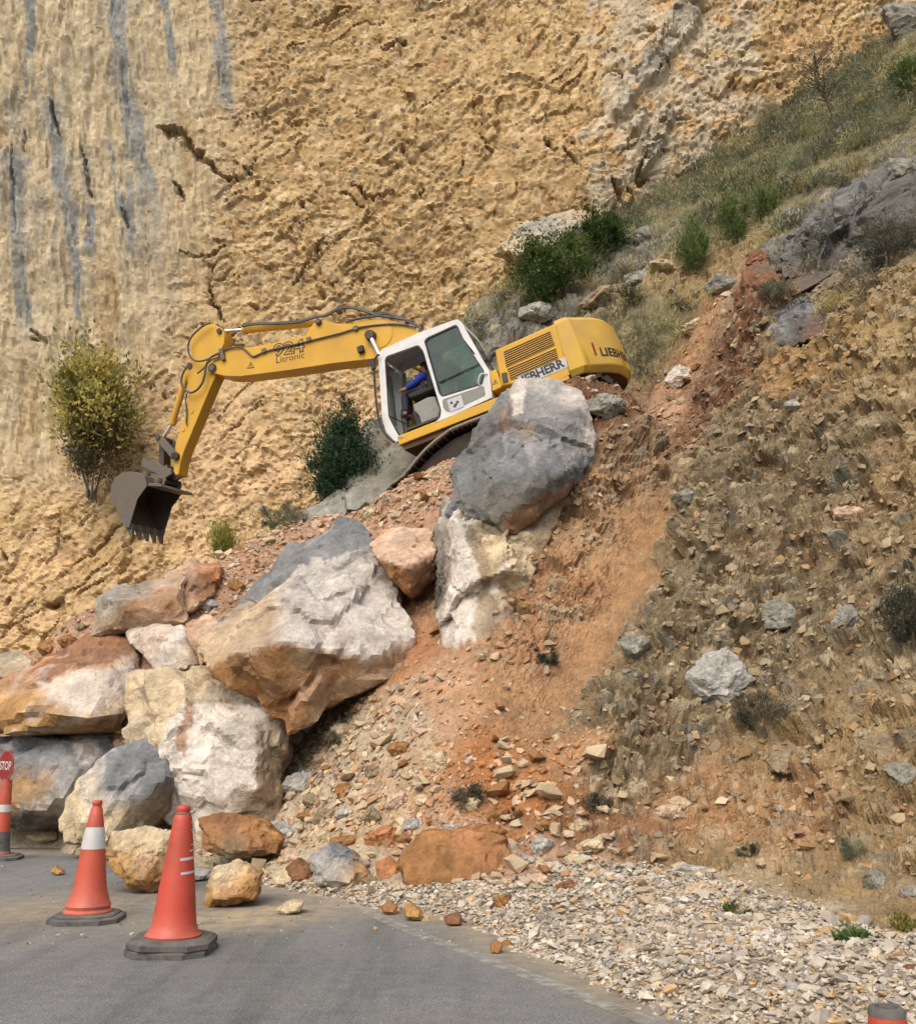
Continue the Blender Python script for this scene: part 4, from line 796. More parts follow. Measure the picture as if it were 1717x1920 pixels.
# blocks of middle size heaped at the foot of the talus
r = np.random.default_rng(4242)
_kinds = [('K', 'pinkish tan angular block'), ('P', 'pale cream angular block'), ('B', 'rusty brown angular block'), ('L', 'light grey angular block'), ('N', 'grey brown angular block')]
for q, (u, v) in enumerate([(575, 1365), (600, 1420), (660, 1440), (590, 1500), (640, 1480), (690, 1535), (735, 1500), (760, 1455), (770, 1545), (815, 1540), (660, 1560), (570, 1535), (600, 1575), (690, 1600), (840, 1555), (960, 1560), (985, 1610), (1000, 1650), (1020, 1585), (1075, 1610), (1110, 1590), (1085, 1545), (930, 1530), (700, 1440), (745, 1400), (650, 1520), (720, 1560), (550, 1600), (670, 1620), (1150, 1640), (1205, 1655), (790, 1500), (620, 1640), (700, 1655), (560, 1440), (635, 1370), (780, 1370), (480, 1060), (560, 1020), (620, 1000), (690, 965), (440, 1100), (500, 1120), (395, 1130), (740, 960), (785, 940), (820, 920), (150, 1170), (120, 1200), (90, 1215)]):
    kk = int(r.choice(5, p=[.22, .26, .22, .16, .14])); w = r.uniform(28, 58) * (.75 if v < 1250 else 1); zn = 'on the talus crest' if v < 1250 else ('in the pale heap beside the huge white boulder' if u < 700 and v < 1500 else ('in the heap right of the brown slab' if u > 920 else 'in the heap above the brown slab and the road edge'))
    on_slope(_kinds[kk][1] + ' ' + zn, u, v, w, w * r.uniform(.6, .85), _kinds[kk][0], 2000 + q, group=_kinds[kk][1] + 's ' + zn, sub=4, rough=1.5, sink=.2)

# loose stones : the largest ones singly, the rest as one mass
def stone_var(seed, k=11, flat=.7):
    r = np.random.default_rng(seed); d = r.normal(size=(k, 3)); d /= np.linalg.norm(d, axis=1)[:, None]
    P = d * np.array([1, r.uniform(.6, .95), r.uniform(.45, .8)]) * r.uniform(.8, 1.1, (k, 1))
    bm = bmesh.new(); vs = [bm.verts.new(p) for p in P]; res = bmesh.ops.convex_hull(bm, input=vs)
    bmesh.ops.delete(bm, geom=[v for v in bm.verts if not v.link_faces], context='VERTS'); bm.verts.index_update()
    bmesh.ops.triangulate(bm, faces=bm.faces)
    out = (np.array([v.co[:] for v in bm.verts]), np.array([[v.index for v in f.verts] for f in bm.faces])); bm.free()
    return out
VARS = [stone_var(500 + i, 9 + i % 4) for i in range(16)]
def rand_rot(r, n):
    q = r.normal(size=(n, 4)); q /= np.linalg.norm(q, axis=1)[:, None]; a, b, c, d = q.T
    return np.stack([np.stack([1 - 2 * (c * c + d * d), 2 * (b * c - a * d), 2 * (b * d + a * c)], -1), np.stack([2 * (b * c + a * d), 1 - 2 * (b * b + d * d), 2 * (c * d - a * b)], -1), np.stack([2 * (b * d - a * c), 2 * (c * d + a * b), 1 - 2 * (b * b + c * c)], -1)], 1)
def stone_mass(name, pos, nrm, size, cols, label, seed=1, lift=.25):
    r = np.random.default_rng(seed); n = len(pos); Vs, Fs, Cs = [], [], []; base = 0
    Rm = rand_rot(r, n); vi = r.integers(0, len(VARS), n)
    for k, (V, F) in enumerate(VARS):
        m = np.nonzero(vi == k)[0]
        if not len(m): continue
        P = np.einsum('nij,vj->nvi', Rm[m], V) * size[m][:, None, None]
        dn = (P * nrm[m][:, None]).sum(-1, keepdims=True); P = P - .35 * dn * nrm[m][:, None]       # lie flat
        P = P + (pos[m] + nrm[m] * size[m][:, None] * lift)[:, None]
        Vs.append(P.reshape(-1, 3)); Fs.append((F[None] + (np.arange(len(m)) * len(V))[:, None, None] + base).reshape(-1, 3)); Cs.append(np.repeat(cols[m], len(V), 0)); base += len(m) * len(V)
    o = mesh_np(name, np.concatenate(Vs), np.concatenate(Fs), M['stone'], np.concatenate(Cs), smooth=False)
    return tag(o, label, None, None, 'stuff')
def sample(w, n, r): return r.choice(len(w), n, p=w / w.sum())
r = np.random.default_rng(77)
infr = ((hu > -120) & (hu < 1840) & (hv < 2050) & (hv > 0)).astype(float)
# gravel shoulder
edge_v = np.interp(hu, [380, 540, 800, 1000, 1100, 1300, 1500, 1717, 1900], [1640, 1650, 1660, 1640, 1600, 1640, 1690, 1760, 1800])
gw = HA * infr * (hv > edge_v + 14 * fbm(HVt * 3, 2, 5)) * (HVt[:, 2] > -.07) * (HVt[:, 1] < 11)
gi = sample(gw, 25000, r)
gs = np.exp(r.normal(-4.15, .48, len(gi))).clip(.008, .075)
gp = np.array([C(196, 186, 166), C(210, 203, 188), C(182, 174, 158), C(156, 150, 140), C(198, 166, 124), C(146, 136, 120), C(202, 186, 158)])
gc = gp[r.choice(7, len(gi), p=[.26, .2, .18, .12, .09, .05, .10])] * r.uniform(.82, 1.12, (len(gi), 1))
stone_mass('gravel', HVt[gi] + r.normal(0, .02, (len(gi), 3)) * [1, 1, .2], np.tile([0, 0, 1.], (len(gi), 1)), gs, np.clip(gc, .02, .8), 'pale crushed limestone gravel on the road shoulder', 5, .35)
# talus rubble
rw = HA * infr * HS ** 1.4
ri = sample(rw, 25000, r)
rs = np.exp(r.normal(-3.45, .60, len(ri))).clip(.014, .22)
hue = fbm(HVt[ri] * .8, 3, 19)[:, None]
rp = HC_[ri] * .42 + .58 * np.array([C(214, 192, 160), C(196, 152, 112), C(178, 124, 78), C(160, 156, 150), C(224, 208, 184)])[r.choice(5, len(ri), p=[.3, .28, .22, .1, .1])]
rp = np.clip(rp * r.uniform(.75, 1.2, (len(ri), 1)), .03, .75)
order = np.argsort(-rs / HVt[ri][:, 1]); big = order[:240]; rest = order[240:]
stone_mass('rubble', HVt[ri[rest]], HN[ri[rest]], rs[rest], rp[rest], 'loose broken stones covering the talus slope', 6)
# stones held in the bank : a mass of small ones
bi = sample(HA * infr * (HRo > .6) * (HVt[:, 1] < 16), 6000, r)
bs = np.exp(r.normal(-3.3, .5, len(bi))).clip(.015, .11)
bc = np.array([C(178, 164, 132), C(150, 142, 122), C(196, 178, 140), C(172, 138, 96)])[r.choice(4, len(bi))] * r.uniform(.7, 1.15, (len(bi), 1))
bc = bc * .45 + HC_[bi] * .5
stone_mass('embedded_stones', HVt[bi], HN[bi], bs, np.clip(bc, .03, .7), 'small stones set in the earth of the bank', 7, .05)
SM = []
for k in range(6):
    V, F = stone_var(900 + k, 15); V = np.repeat(V[F].reshape(-1, 3), 1, 0); SM.append((V, np.arange(len(V)).reshape(-1, 3)))
stone_groups = [('tan', 'T', 'tan broken stone lying loose'), ('pale', 'P', 'pale whitish broken stone lying loose'), ('brown', 'B', 'rusty brown broken stone lying loose')]
def zone(u, v):
    if v < 1010: return 'in the rubble just below the excavator track' if u > 640 else 'on the talus crest under the boom'
    if u < 400: return 'among the boulders at the left of the pile'
    if v < 1250: return 'in the rubble between the boulders and the crest' if u < 800 else 'on the dirt slope under the pale ragged rock'
    if u < 640: return 'beside the foot of the huge white boulder' if v < 1480 else 'near the road edge right of the tall white boulder'
    if v > 1560: return 'around the brown slab at the roadside' if u < 1000 else 'at the foot of the bank above the gravel'
    return 'in the pale rubble fan' if u < 830 else 'in the orange rubble fan below the gully'

SMESH = {}
for k in range(6):
    for gname, gk, gl in stone_groups:
        V, F = SM[k]
        rr = np.random.default_rng(40 + k); cc = np.clip(PALC[gk] * (1 + .25 * fbm(V * 1.5, 3, k) + .2 * fbm(V * 6, 3, k + 5))[:, None], .03, .8)
        o = mesh_np('stone', V, F, M['stone'], cc, smooth=False); SMESH[(k, gname)] = o.data; bpy.data.objects.remove(o)
for q, b in enumerate(big):
    i = ri[b]; redness = HC_[i][0] / (HC_[i][2] + 1e-3)
    gname, gk, gl = stone_groups[int(r.choice(3, p=[.4, .5, .1] if redness < 3.2 else [.35, .15, .5]))]
    o = bpy.data.objects.new('stone', SMESH[(q % 6, gname)]); COL.objects.link(o)
    o.location = HVt[i] + HN[i] * rs[b] * .3; s = rs[b] * .9; o.scale = (s, s * r.uniform(.7, 1), s * r.uniform(.6, .9)); o.rotation_euler = r.uniform(-.5, .5, 2).tolist() + [r.uniform(0, 6.28)]
    zn = zone(hu[i], hv[i]); tag(o, gl + ' ' + zn, 'stone', gname + ' loose stones ' + zn)

# ------------------------------------------------------------------ the road
def make_road():
    k = NT('asphalt'); co = k.coord()
    tw = k.n('ShaderNodeMapping'); tw.inputs['Rotation'].default_value = (0, 0, R(-30)); tw.inputs['Scale'].default_value = (1.6, .12, 1); k.l(co, tw.inputs[0]); tyre = k.noise(tw.outputs[0], 1.6, 5, .6)
    agg = k.noise(co, 75, 4, .75); pat = k.noise(co, .9, 5, .6); mid = k.noise(co, 9, 5, .65)
    c = k.ramp(agg, [(.3, (.065, .068, .069)), (.5, (.135, .141, .140)), (.7, (.29, .295, .285))])
    c = k.mixc(.8, c, k.ramp(mid, [(.3, .78), (.7, 1.18)]), 'MULTIPLY')
    c = k.mixc(k.ramp(pat, [(.48, 0.), (.75, .35)]), c, C(160, 156, 140, .5)); c = k.mixc(.6, c, k.ramp(k.noise(co, .35, 6, .65), [(.3, .7), (.7, 1.25)]), 'MULTIPLY')
    c = k.mixc(.75, c, k.ramp(tyre, [(.35, .62), (.5, 1.), (.68, 1.22)]), 'MULTIPLY')
    sp = k.noise(co, 55, 2, .5); c = k.mixc(k.ramp(sp, [(.70, 0.), (.73, .8)]), c, C(205, 195, 175))
    at = k.attr('Col'); x = k.n('ShaderNodeSeparateColor'); k.l(at, x.inputs[0])
    du = k.mixc(1., k.ramp(k.noise(co, 6, 6, .7), [(.3, 0.), (.6, 1.)]), x.outputs[0], 'MULTIPLY')
    c = k.mixc(du, c, C(190, 172, 138, .7))
    k.l(c, k.b.inputs['Base Color']); k.b.inputs['Roughness'].default_value = .9; k.b.inputs['Specular IOR Level'].default_value = .25
    k.l(k.bump(agg, .6, .008, k.bump(mid, .3, .01)), k.b.inputs['Normal'])
    xs = np.concatenate([np.linspace(-40, -5, 20), np.linspace(-4.8, 5, 60)]); ys = np.concatenate([np.linspace(-3, 3, 10), np.linspace(3.2, 16, 80), np.linspace(17, 50, 14)])
    X, Y = np.meshgrid(xs, ys); V = np.stack([X.ravel(), Y.ravel(), 0 * X.ravel()], 1)
    hzv = hz(V[:, 0], V[:, 1])
    dust = np.clip(1 + (hzv - .0) / .16, 0, 1)
    blob = lambda u, v, ru: np.exp(-(((V - ground(u, v))[:, 0] / ru) ** 2 + ((V - ground(u, v))[:, 1] / (ru * 1.3)) ** 2))
    dust = np.clip(dust * .8 + .8 * blob(440, 1725, .45) + .6 * blob(560, 1710, .5) + .5 * blob(60, 1705, .7) + .4 * blob(300, 1700, 1.0), 0, 1)
    i = np.arange(len(V)).reshape(len(ys), len(xs)); F = np.stack([i[:-1, :-1], i[:-1, 1:], i[1:, 1:], i[1:, :-1]], -1).reshape(-1, 4)
    o = mesh_np('road', V, F, k.m, np.stack([dust] * 3, 1)); tag(o, 'grey dusty asphalt road', None, None, 'structure')
    # worn edge line
    k = NT('worn_paint'); co = k.coord()
    f = k.ramp(k.noise(co, 9, 8, .75), [(.40, 0.), (.60, .68)])
    k.b.inputs['Base Color'].default_value = (*C(205, 205, 195, .6), 1); k.b.inputs['Roughness'].default_value = .8
    t = k.n('ShaderNodeBsdfTransparent'); m = k.n('ShaderNodeMixShader'); k.l(f, m.inputs[0]); k.l(t.outputs[0], m.inputs[1]); k.l(k.b.outputs[0], m.inputs[2]); k.l(m.outputs[0], k.out.inputs[0])
    L = [ground(*p, .004) for p in ((600, 1672), (660, 1697), (760, 1742), (900, 1795), (1050, 1852), (1180, 1902), (1330, 1960))]
    L = [np.array(p) for p in smooth_path(L, 6)]; vs = []
    for a, p in enumerate(L):
        d = L[min(a + 1, len(L) - 1)] - L[max(a - 1, 0)]; nn = np.array([d[1], -d[0], 0]); nn /= np.linalg.norm(nn); vs += [p - nn * .06, p + nn * .06]
    F = [[2 * a, 2 * a + 1, 2 * a + 3, 2 * a + 2] for a in range(len(L) - 1)]
    o = mesh_np('road_marking', np.array(vs), np.array(F), k.m); tag(o, 'faded white edge line on the asphalt', None, None, 'structure')
make_road()
# chips of stone scattered on the road near the pile
ci = [ground(RNG.uniform(-250, 1150), RNG.uniform(1600, 1780)) for _ in range(700)]
ci = np.array([c for c in ci if hz(c[0:1], c[1:2])[0] < -.02])
stone_mass('stone_chips', ci, np.tile([0, 0, 1.], (len(ci), 1)), np.exp(RNG.normal(-4.7, .45, len(ci))).clip(.005, .03), gp[RNG.choice(7, len(ci))] * RNG.uniform(.8, 1.1, (len(ci), 1)), 'small stone chips scattered on the asphalt', 8, .3)

# ------------------------------------------------------------------ plants
def leaves_mesh(cen, out, size, aspect, col, r, up=.3):
    """diamond leaves, long axis along 'out' with jitter"""
    n = len(cen); d = out + r.normal(0, .8, (n, 3)); d[:, 2] += up; d /= np.linalg.norm(d, axis=1)[:, None]
    s = np.cross(d, r.normal(size=(n, 3))); s /= np.linalg.norm(s, axis=1)[:, None]
    L = size[:, None]; Wd = L * aspect
    V = np.stack([cen - d * L * .5, cen + s * Wd * .5, cen + d * L * .5, cen - s * Wd * .5], 1).reshape(-1, 3)
    F = np.arange(4 * n).reshape(n, 4)
    return V, F, np.repeat(np.clip(col * 1.5, .005, .6), 4, 0)
def shrub(label, cat, base, w, h, cols, n=2500, leaf=.07, aspect=.35, clumps=40, seed=1, name='shrub', group=None, stems=6, shape='round', depth=None, tips=0, gap=.5, lean=(0, 0), up=.3):
    r = np.random.default_rng(seed); base = np.asarray(base, float); root = empty(name, Matrix.Translation(base), label, cat, group)
    if aspect < .3: n = int(n * 1.6); leaf *= .72
    # clump centres in the crown's volume
    c = r.normal(size=(clumps, 3)); c /= np.linalg.norm(c, axis=1)[:, None]; c *= r.uniform(.25, 1, (clumps, 1)) ** .5
    zf = (c[:, 2] + 1) / 2
    if shape == 'cone': c[:, :2] *= (1.15 - zf)[:, None]
    if shape == 'fan': c[:, :2] *= (.35 + .75 * zf)[:, None]
    cc = np.stack([c[:, 0] * w / 2, c[:, 1] * (depth or w) / 2, h * (.12 + .85 * zf)], 1) + np.stack([lean[0] * zf, lean[1] * zf, 0 * zf], 1)
    k = r.integers(0, clumps, n); cs = r.uniform(.3, 1.3, clumps) ** 1.3 * min(w, h) * .17; cc = cc * (1 + r.normal(0, .12, (clumps, 3)))
    off = r.normal(size=(n, 3)) * cs[k][:, None] * np.array([1, 1, .9 if shape != 'fan' else 1.6])
    p = cc[k] + off; p[:, 2] = np.maximum(p[:, 2], .01)
    o = p - np.array([0, 0, h * .2]); o /= np.linalg.norm(o, axis=1)[:, None] + 1e-6
    pal = np.array(cols); tone = r.uniform(.7, 1.35, clumps)
    col = pal[(r.integers(0, len(pal), clumps)[k] + (r.random(n) < .25) * r.integers(0, len(pal), n)) % len(pal)] * tone[k][:, None] * r.uniform(.75, 1.25, (n, 1))
    V, F, cl = leaves_mesh(p, o, leaf * r.uniform(.6, 1.4, n), aspect, col, r, up)
    mesh_np('crown', V, F, M['leaf'], cl, root, smooth=False)
    for s in range(stems):
        t = cc[r.integers(0, clumps)]; mid = t * .5 + r.normal(0, .05, 3) * w; mid[2] = t[2] * .55
        mb = MB(); mb.tube(smooth_path([(r.normal(0, .03 * w), r.normal(0, .03 * w), -.1), mid * .6, mid, t], 2), np.linspace(min(.012 + .02 * h, .035), .004, 7).tolist(), 5)
        mb.build('stem', M['bark'], root)
    return root
YG = [C(168, 156, 80, .6), C(138, 136, 72, .6), C(186, 164, 88, .6), C(112, 114, 64, .6)]
DG = [C(58, 84, 58, .5), C(44, 68, 48, .5), C(78, 100, 68, .5), C(52, 78, 60, .5)]
MG = [C(80, 104, 52, .5), C(64, 88, 46, .5), C(104, 124, 64, .5)]
BG = [C(98, 122, 66, .5), C(82, 106, 58, .5), C(124, 138, 82, .5)]
GG = [C(134, 136, 110, .6), C(112, 118, 96, .6), C(152, 146, 114, .6), C(100, 106, 88, .6)]
DK = [C(84, 88, 76, .55), C(102, 102, 86, .55), C(70, 76, 66, .55), C(120, 112, 90, .55)]
shrub('large yellow green shrub growing on the cliff face behind the bucket', 'shrub', pix(172, 872, 25.7), 2.0, 3.5, [C(160, 154, 86, .7), C(140, 138, 80, .7), C(182, 162, 92, .7), C(118, 118, 72, .7)], 9500, .15, .5, 64, 21, stems=10, lean=(-.1, -.3))
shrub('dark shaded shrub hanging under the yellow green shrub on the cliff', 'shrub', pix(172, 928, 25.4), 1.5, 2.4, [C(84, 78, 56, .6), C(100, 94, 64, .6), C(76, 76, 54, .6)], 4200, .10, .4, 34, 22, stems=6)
shrub('dark green juniper in front of the excavator cab', 'juniper', pix(640, 962, 18.9), 1.4, 2.2, DG, 15000, .085, .3, 110, 23, name='juniper', shape='cone', stems=4)
shrub('small dark juniper shoot beside the big juniper', 'juniper', pix(612, 960, 18.8), .55, 1.2, DG, 2500, .07, .3, 25, 24, name='juniper', shape='cone', stems=3)
shrub('grey green rounded shrub on the talus crest below the juniper', 'shrub', pix(532, 1008, 17.9), 1.0, .62, GG, 4500, .07, .18, 40, 25, stems=5, up=.8)
shrub('small bright yellow green bush standing on the talus crest under the boom', 'bush', pix(412, 1048, 17.6), .55, .62, [C(140, 148, 64, .55), C(168, 160, 80, .55), C(112, 126, 58, .55)], 1800, .12, .12, 26, 26, name='bush', shape='fan', stems=6, up=1.2)
def slope_shrub(label, u, v, w, h, cols, **k):
    p, n_ = hit(u, v); s = p[1] / FPX
    return shrub(label, k.pop('cat', 'shrub'), p - np.array([0, 0, .05]), w * s, h * s, cols, **k)
slope_shrub('broad dark green bush on the ledge above the excavator hood', 1040, 545, 170, 130, MG, n=9000, leaf=.10, clumps=60, seed=31, name='bush', cat='bush')
slope_shrub('green bush at the top of the ledge bushes by the cliff foot', 1130, 470, 100, 80, MG, n=4500, leaf=.10, clumps=36, seed=32, name='bush', cat='bush')
slope_shrub('low green bush at the left end of the ledge', 1010, 570, 60, 56, [x * .9 for x in MG], n=2200, leaf=.09, clumps=24, seed=33, name='bush', cat='bush')
slope_shrub('bright green upright broom bush below the grey ledge rocks', 1300, 500, 66, 90, BG, n=3200, leaf=.13, aspect=.14, clumps=30, seed=34, name='bush', cat='bush', shape='fan', up=1.2)
slope_shrub('bright green broom bush at the edge of the gully head', 1380, 455, 70, 100, BG, n=3200, leaf=.13, aspect=.14, clumps=30, seed=35, name='bush', cat='bush', shape='fan', up=1.2)
slope_shrub('green broom bush right of the gully head', 1435, 395, 60, 66, BG, n=2200, leaf=.12, aspect=.14, clumps=24, seed=36, name='bush', cat='bush', shape='fan', up=1.2)
slope_shrub('bright green bush at the right edge high on the hillside', 1705, 175, 70, 90, BG, n=3600, leaf=.12, aspect=.2, clumps=32, seed=37, name='bush', cat='bush')
slope_shrub('grey twiggy bush on the ledge in front of the cliff', 1440, 260, 80, 86, GG, n=3000, leaf=.11, aspect=.12, clumps=30, seed=38, shape='fan', up=1.0)
slope_shrub('grey green shrub behind the excavator counterweight', 1185, 575, 60, 50, DK, n=2000, leaf=.09, aspect=.16, clumps=24, seed=39, up=.8)
slope_shrub('dark grey green shrub on the rocks at the upper right edge', 1660, 480, 130, 90, DK, n=5000, leaf=.07, aspect=.2, clumps=44, seed=40, up=.7)
slope_shrub('dark grey shrub above the lumpy rock on the bank rim', 1540, 500, 100, 70, DK, n=3800, leaf=.07, aspect=.2, clumps=36, seed=41, up=.7)
slope_shrub('grey shrub left on the bank rim beside the gully head', 1455, 560, 60, 50, GG, n=1800, leaf=.07, aspect=.2, clumps=22, seed=42, up=.7)
slope_shrub('dark shrub standing in for the shadowed shape at the right edge of the bank', 1705, 1200, 90, 110, DK, n=5200, leaf=.05, aspect=.25, clumps=44, seed=43, up=.3)  # dark leaf mass added in place of a shadowed shape on the bank
slope_shrub('dark green tuft growing low in the bank', 1430, 1365, 96, 62, DK, n=3000, leaf=.05, aspect=.16, clumps=30, seed=44, up=.6)
slope_shrub('dark tuft at the lip of the orange gully', 1030, 1232, 50, 30, DK, n=1000, leaf=.06, aspect=.16, clumps=14, seed=45)
slope_shrub('green tuft in the rubble beside the huge white boulder', 628, 1398, 46, 40, GG, n=1200, leaf=.05, aspect=.16, clumps=16, seed=46, up=.8)
slope_shrub('dark uprooted bush lying in the middle of the rubble', 885, 1510, 84, 44, DK, n=2000, leaf=.05, aspect=.2, clumps=24, seed=47)
slope_shrub('dry grey tuft right of the uprooted bush', 965, 1532, 46, 24, [C(96, 80, 58, .6), C(120, 104, 80, .6)], n=800, leaf=.05, aspect=.14, clumps=12, seed=48)
slope_shrub('green weed clump at the foot of the bank left of the gully toe', 1125, 1512, 46, 36, DK, n=1000, leaf=.04, aspect=.3, clumps=14, seed=49)
slope_shrub('bright green weed patch at the lower right in the gravel', 1615, 1762, 84, 34, [C(92, 124, 70, .55), C(72, 104, 58, .55), C(110, 134, 78, .55)], n=2400, leaf=.03, aspect=.35, clumps=30, seed=50, name='weed', cat='weed', stems=3)
slope_shrub('spiky green weed at the edge of the gravel', 1378, 1708, 50, 28, [C(112, 116, 66, .55), C(92, 100, 58, .55)], n=700, leaf=.06, aspect=.14, clumps=10, seed=51, name='weed', cat='weed', stems=3, up=.9)
slope_shrub('yellow green weed at the right edge above the gravel', 1695, 1735, 40, 26, YG, n=900, leaf=.03, aspect=.35, clumps=14, seed=52, name='weed', cat='weed', stems=3)
slope_shrub('small grey weed in the lower bank', 1405, 1592, 44, 24, DK, n=800, leaf=.035, aspect=.2, clumps=12, seed=53, name='weed', cat='weed', stems=3)
slope_shrub('grey twiggy plant in the lower bank left of the toe rocks', 1600, 1600, 46, 40, GG, n=900, leaf=.05, aspect=.12, clumps=14, seed=54, name='weed', cat='weed', stems=3, up=.9)
# thin bare tree on the ledge
def twig_tree(u, v, Hh, seed):
    p, n_ = hit(u, v); root = empty('tree', Matrix.Translation(p), 'thin half bare tree on the ledge at the top right', 'tree'); r = np.random.default_rng(seed)
    tr = MB(); tr.tube(smooth_path([(0, 0, -.1), (-.12, 0, Hh * .3), (-.35, .05, Hh * .62), (-.4, 0, Hh * .8)], 4), np.linspace(.06, .02, 13).tolist(), 6); tr.build('trunk', M['bark'], root)
    tips = []
    for k in range(16):
        a = r.uniform(0, 6.28); b = np.array([-.12 - .25 * k / 16, 0, Hh * (.3 + .5 * k / 16)]); e = b + np.array([math.cos(a) * .8, math.sin(a) * .6, r.uniform(.2, .8)]) * Hh * .33
        mb = MB(); mb.tube(smooth_path([b, (b + e) / 2 + r.normal(0, .06, 3), e], 3), np.linspace(.022, .006, 7).tolist(), 4); mb.build('limb', M['bark'], root); tips += [e, (b + e) / 2, e * .75 + b * .25]
    tips = np.array(tips); k = r.integers(0, len(tips), 2600); q = tips[k] + r.normal(0, .22, (2600, 3))
    V, F, cl = leaves_mesh(q, r.normal(size=(2600, 3)), .06 * r.uniform(.6, 1.4, 2600), .35, np.array(DK + GG)[r.integers(0, 8, 2600)], r); mesh_np('crown', V, F, M['leaf'], cl, root, smooth=False)
twig_tree(1560, 235, 2.2, 5)
# ground cover of the ledge : low grey scrub and dry grass
r = np.random.default_rng(88)
w = HA * infr * HG ** 1.5 * (HVt[:, 1] > 12); w = w * np.clip(.15 + sstep(-.2, .3, fbm(HVt * .7, 3, 7)), 0, 1)
si = sample(w, 1700, r); per = 115
rad = np.exp(r.normal(-1.25, .5, len(si))).clip(.08, .65)
k = np.repeat(np.arange(len(si)), per); n = len(k)
d = r.normal(size=(n, 3)); d[:, 2] = np.abs(d[:, 2]) * 1.1; d /= np.linalg.norm(d, axis=1)[:, None]
cen = HVt[si][k] + d * (rad[k] * r.uniform(.3, 1, n))[:, None]
pal = np.array(GG + DK[:2] + [C(150, 146, 96, .55), C(172, 158, 110, .55), C(104, 118, 80, .5)]); pc = pal[r.integers(0, len(pal), len(si))] * r.uniform(.55, 1.35, (len(si), 1))
V, F, cl = leaves_mesh(cen, d, np.minimum(rad[k], .35) * r.uniform(.25, .65, n), .12, 1.25 * pc[k] * r.uniform(.7, 1.3, (n, 1)), r, .6)
tag(mesh_np('scrub', V, F, M['leaf'], cl, smooth=False), 'low grey green scrub covering the ledge', None, None, 'stuff')
w = HA * infr * np.clip(HG - .12, 0, 1) ** 1.2 * (HVt[:, 1] > 7)
si = sample(w, 18000, r); d = HN[si] * .4 + r.normal(0, .35, (len(si), 3)) + [0, 0, .9]
V, F, cl = leaves_mesh(HVt[si] + d * .06, d, r.uniform(.10, .32, len(si)), .06, np.array([C(168, 158, 112, .6), C(146, 144, 98, .6), C(120, 126, 84, .55), C(190, 174, 128, .6)])[r.integers(0, 4, len(si))] * r.uniform(.8, 1.2, (len(si), 1)), r, .5)
tag(mesh_np('dry_grass', V, F, M['leaf'], cl, smooth=False), 'thin dry grass on the ledge and bank', None, None, 'stuff')

# ------------------------------------------------------------------ the excavator
M['yellow'] = mat_plain('yellow_paint', C(230, 182, 54, .8), .5, dirt=.55, dirt_col=C(196, 148, 72, .75), scale=1.3, spec=.35, fade=.10)
M['yellow2'] = mat_plain('pale_yellow_paint', C(226, 186, 66, .8), .55, dirt=.6, dirt_col=C(188, 152, 92, .75), scale=1.5, spec=.3, fade=.10)
M['white'] = mat_plain('white_paint', C(226, 228, 228, .85), .45, dirt=.3, dirt_col=C(170, 160, 140, .7), scale=2.5, fade=.05)
M['greyp'] = mat_plain('grey_panel', C(140, 142, 138, .75), .6, dirt=.3, dirt_col=C(170, 160, 140, .7), scale=3)
M['steel'] = mat_plain('worn_steel', C(112, 110, 106, .75), .6, .35, dirt=.55, dirt_col=C(140, 116, 86, .6), scale=3, bump=.004)
M['dsteel'] = mat_plain('dark_steel', C(72, 70, 68, .75), .6, .3, dirt=.4, dirt_col=C(120, 96, 70, .6), scale=3, bump=.003)
M['trackm'] = mat_plain('track_steel', C(66, 56, 50, .7), .85, .1, dirt=.5, dirt_col=C(96, 74, 58, .6), scale=4, bump=.004, spec=.2)
M['pit'] = mat_plain('muddy_shade_dark_steel', (.035, .028, .022), .9, dirt=.3, dirt_col=(.07, .05, .035), scale=4)  # near-black base puts the shade inside the tracks into the colour
M['dust'] = mat_plain('dusty_steel', C(150, 138, 122, .75), .9, 0, dirt=.3, scale=4)
M['chrome'] = mat_plain('chrome', (.75, .76, .78), .15, 1.0, scale=4, fade=.03)
M['rubber'] = mat_plain('black_rubber', (.022, .022, .024), .6, scale=5)
M['hose'] = mat_plain('dusty_hose', C(92, 90, 86, .7), .7, scale=5)
M['black'] = mat_plain('black_print', (.02, .02, .022), .5, scale=5)
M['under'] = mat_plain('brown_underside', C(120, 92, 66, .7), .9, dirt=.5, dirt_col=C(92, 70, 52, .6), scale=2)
M['silver'] = mat_plain('silver_sticker', C(196, 200, 204, .8), .4, scale=5)
M['red'] = mat_plain('red_reflector', C(150, 40, 20), .4, scale=5)
M['seat'] = mat_plain('seat_fabric', C(60, 58, 56, .6), .9, scale=6)
M['beige'] = mat_plain('cab_trim', C(150, 154, 146, .75), .7, scale=3)
M['glass'] = mat_glass('clear_glass', (.86, .92, .90), .16)
M['gglass'] = mat_glass('green_glass', (.36, .60, .52), .12)
MM = Matrix([[*MR[0], MT[0]], [*MR[1], MT[1]], [*MR[2], MT[2]], [0, 0, 0, 1]])
EX = empty('excavator', MM, 'yellow tracked excavator with white cab tilted nose down on the rubble', 'excavator')
yn = 1.25
def N(u, v, y=yn): return mach(u, v, y)
def NL(pts, y=yn): return [N(u, v, y) for u, v in pts]
def cyl(p0, p1, rr, n=16): return MB().tube([p0, p1], rr, n)
def pin(name, x, z, y0, y1, rr, parent, mat='steel'): return cyl((x, y0, z), (x, y1, z), rr).build(name, M[mat], parent)

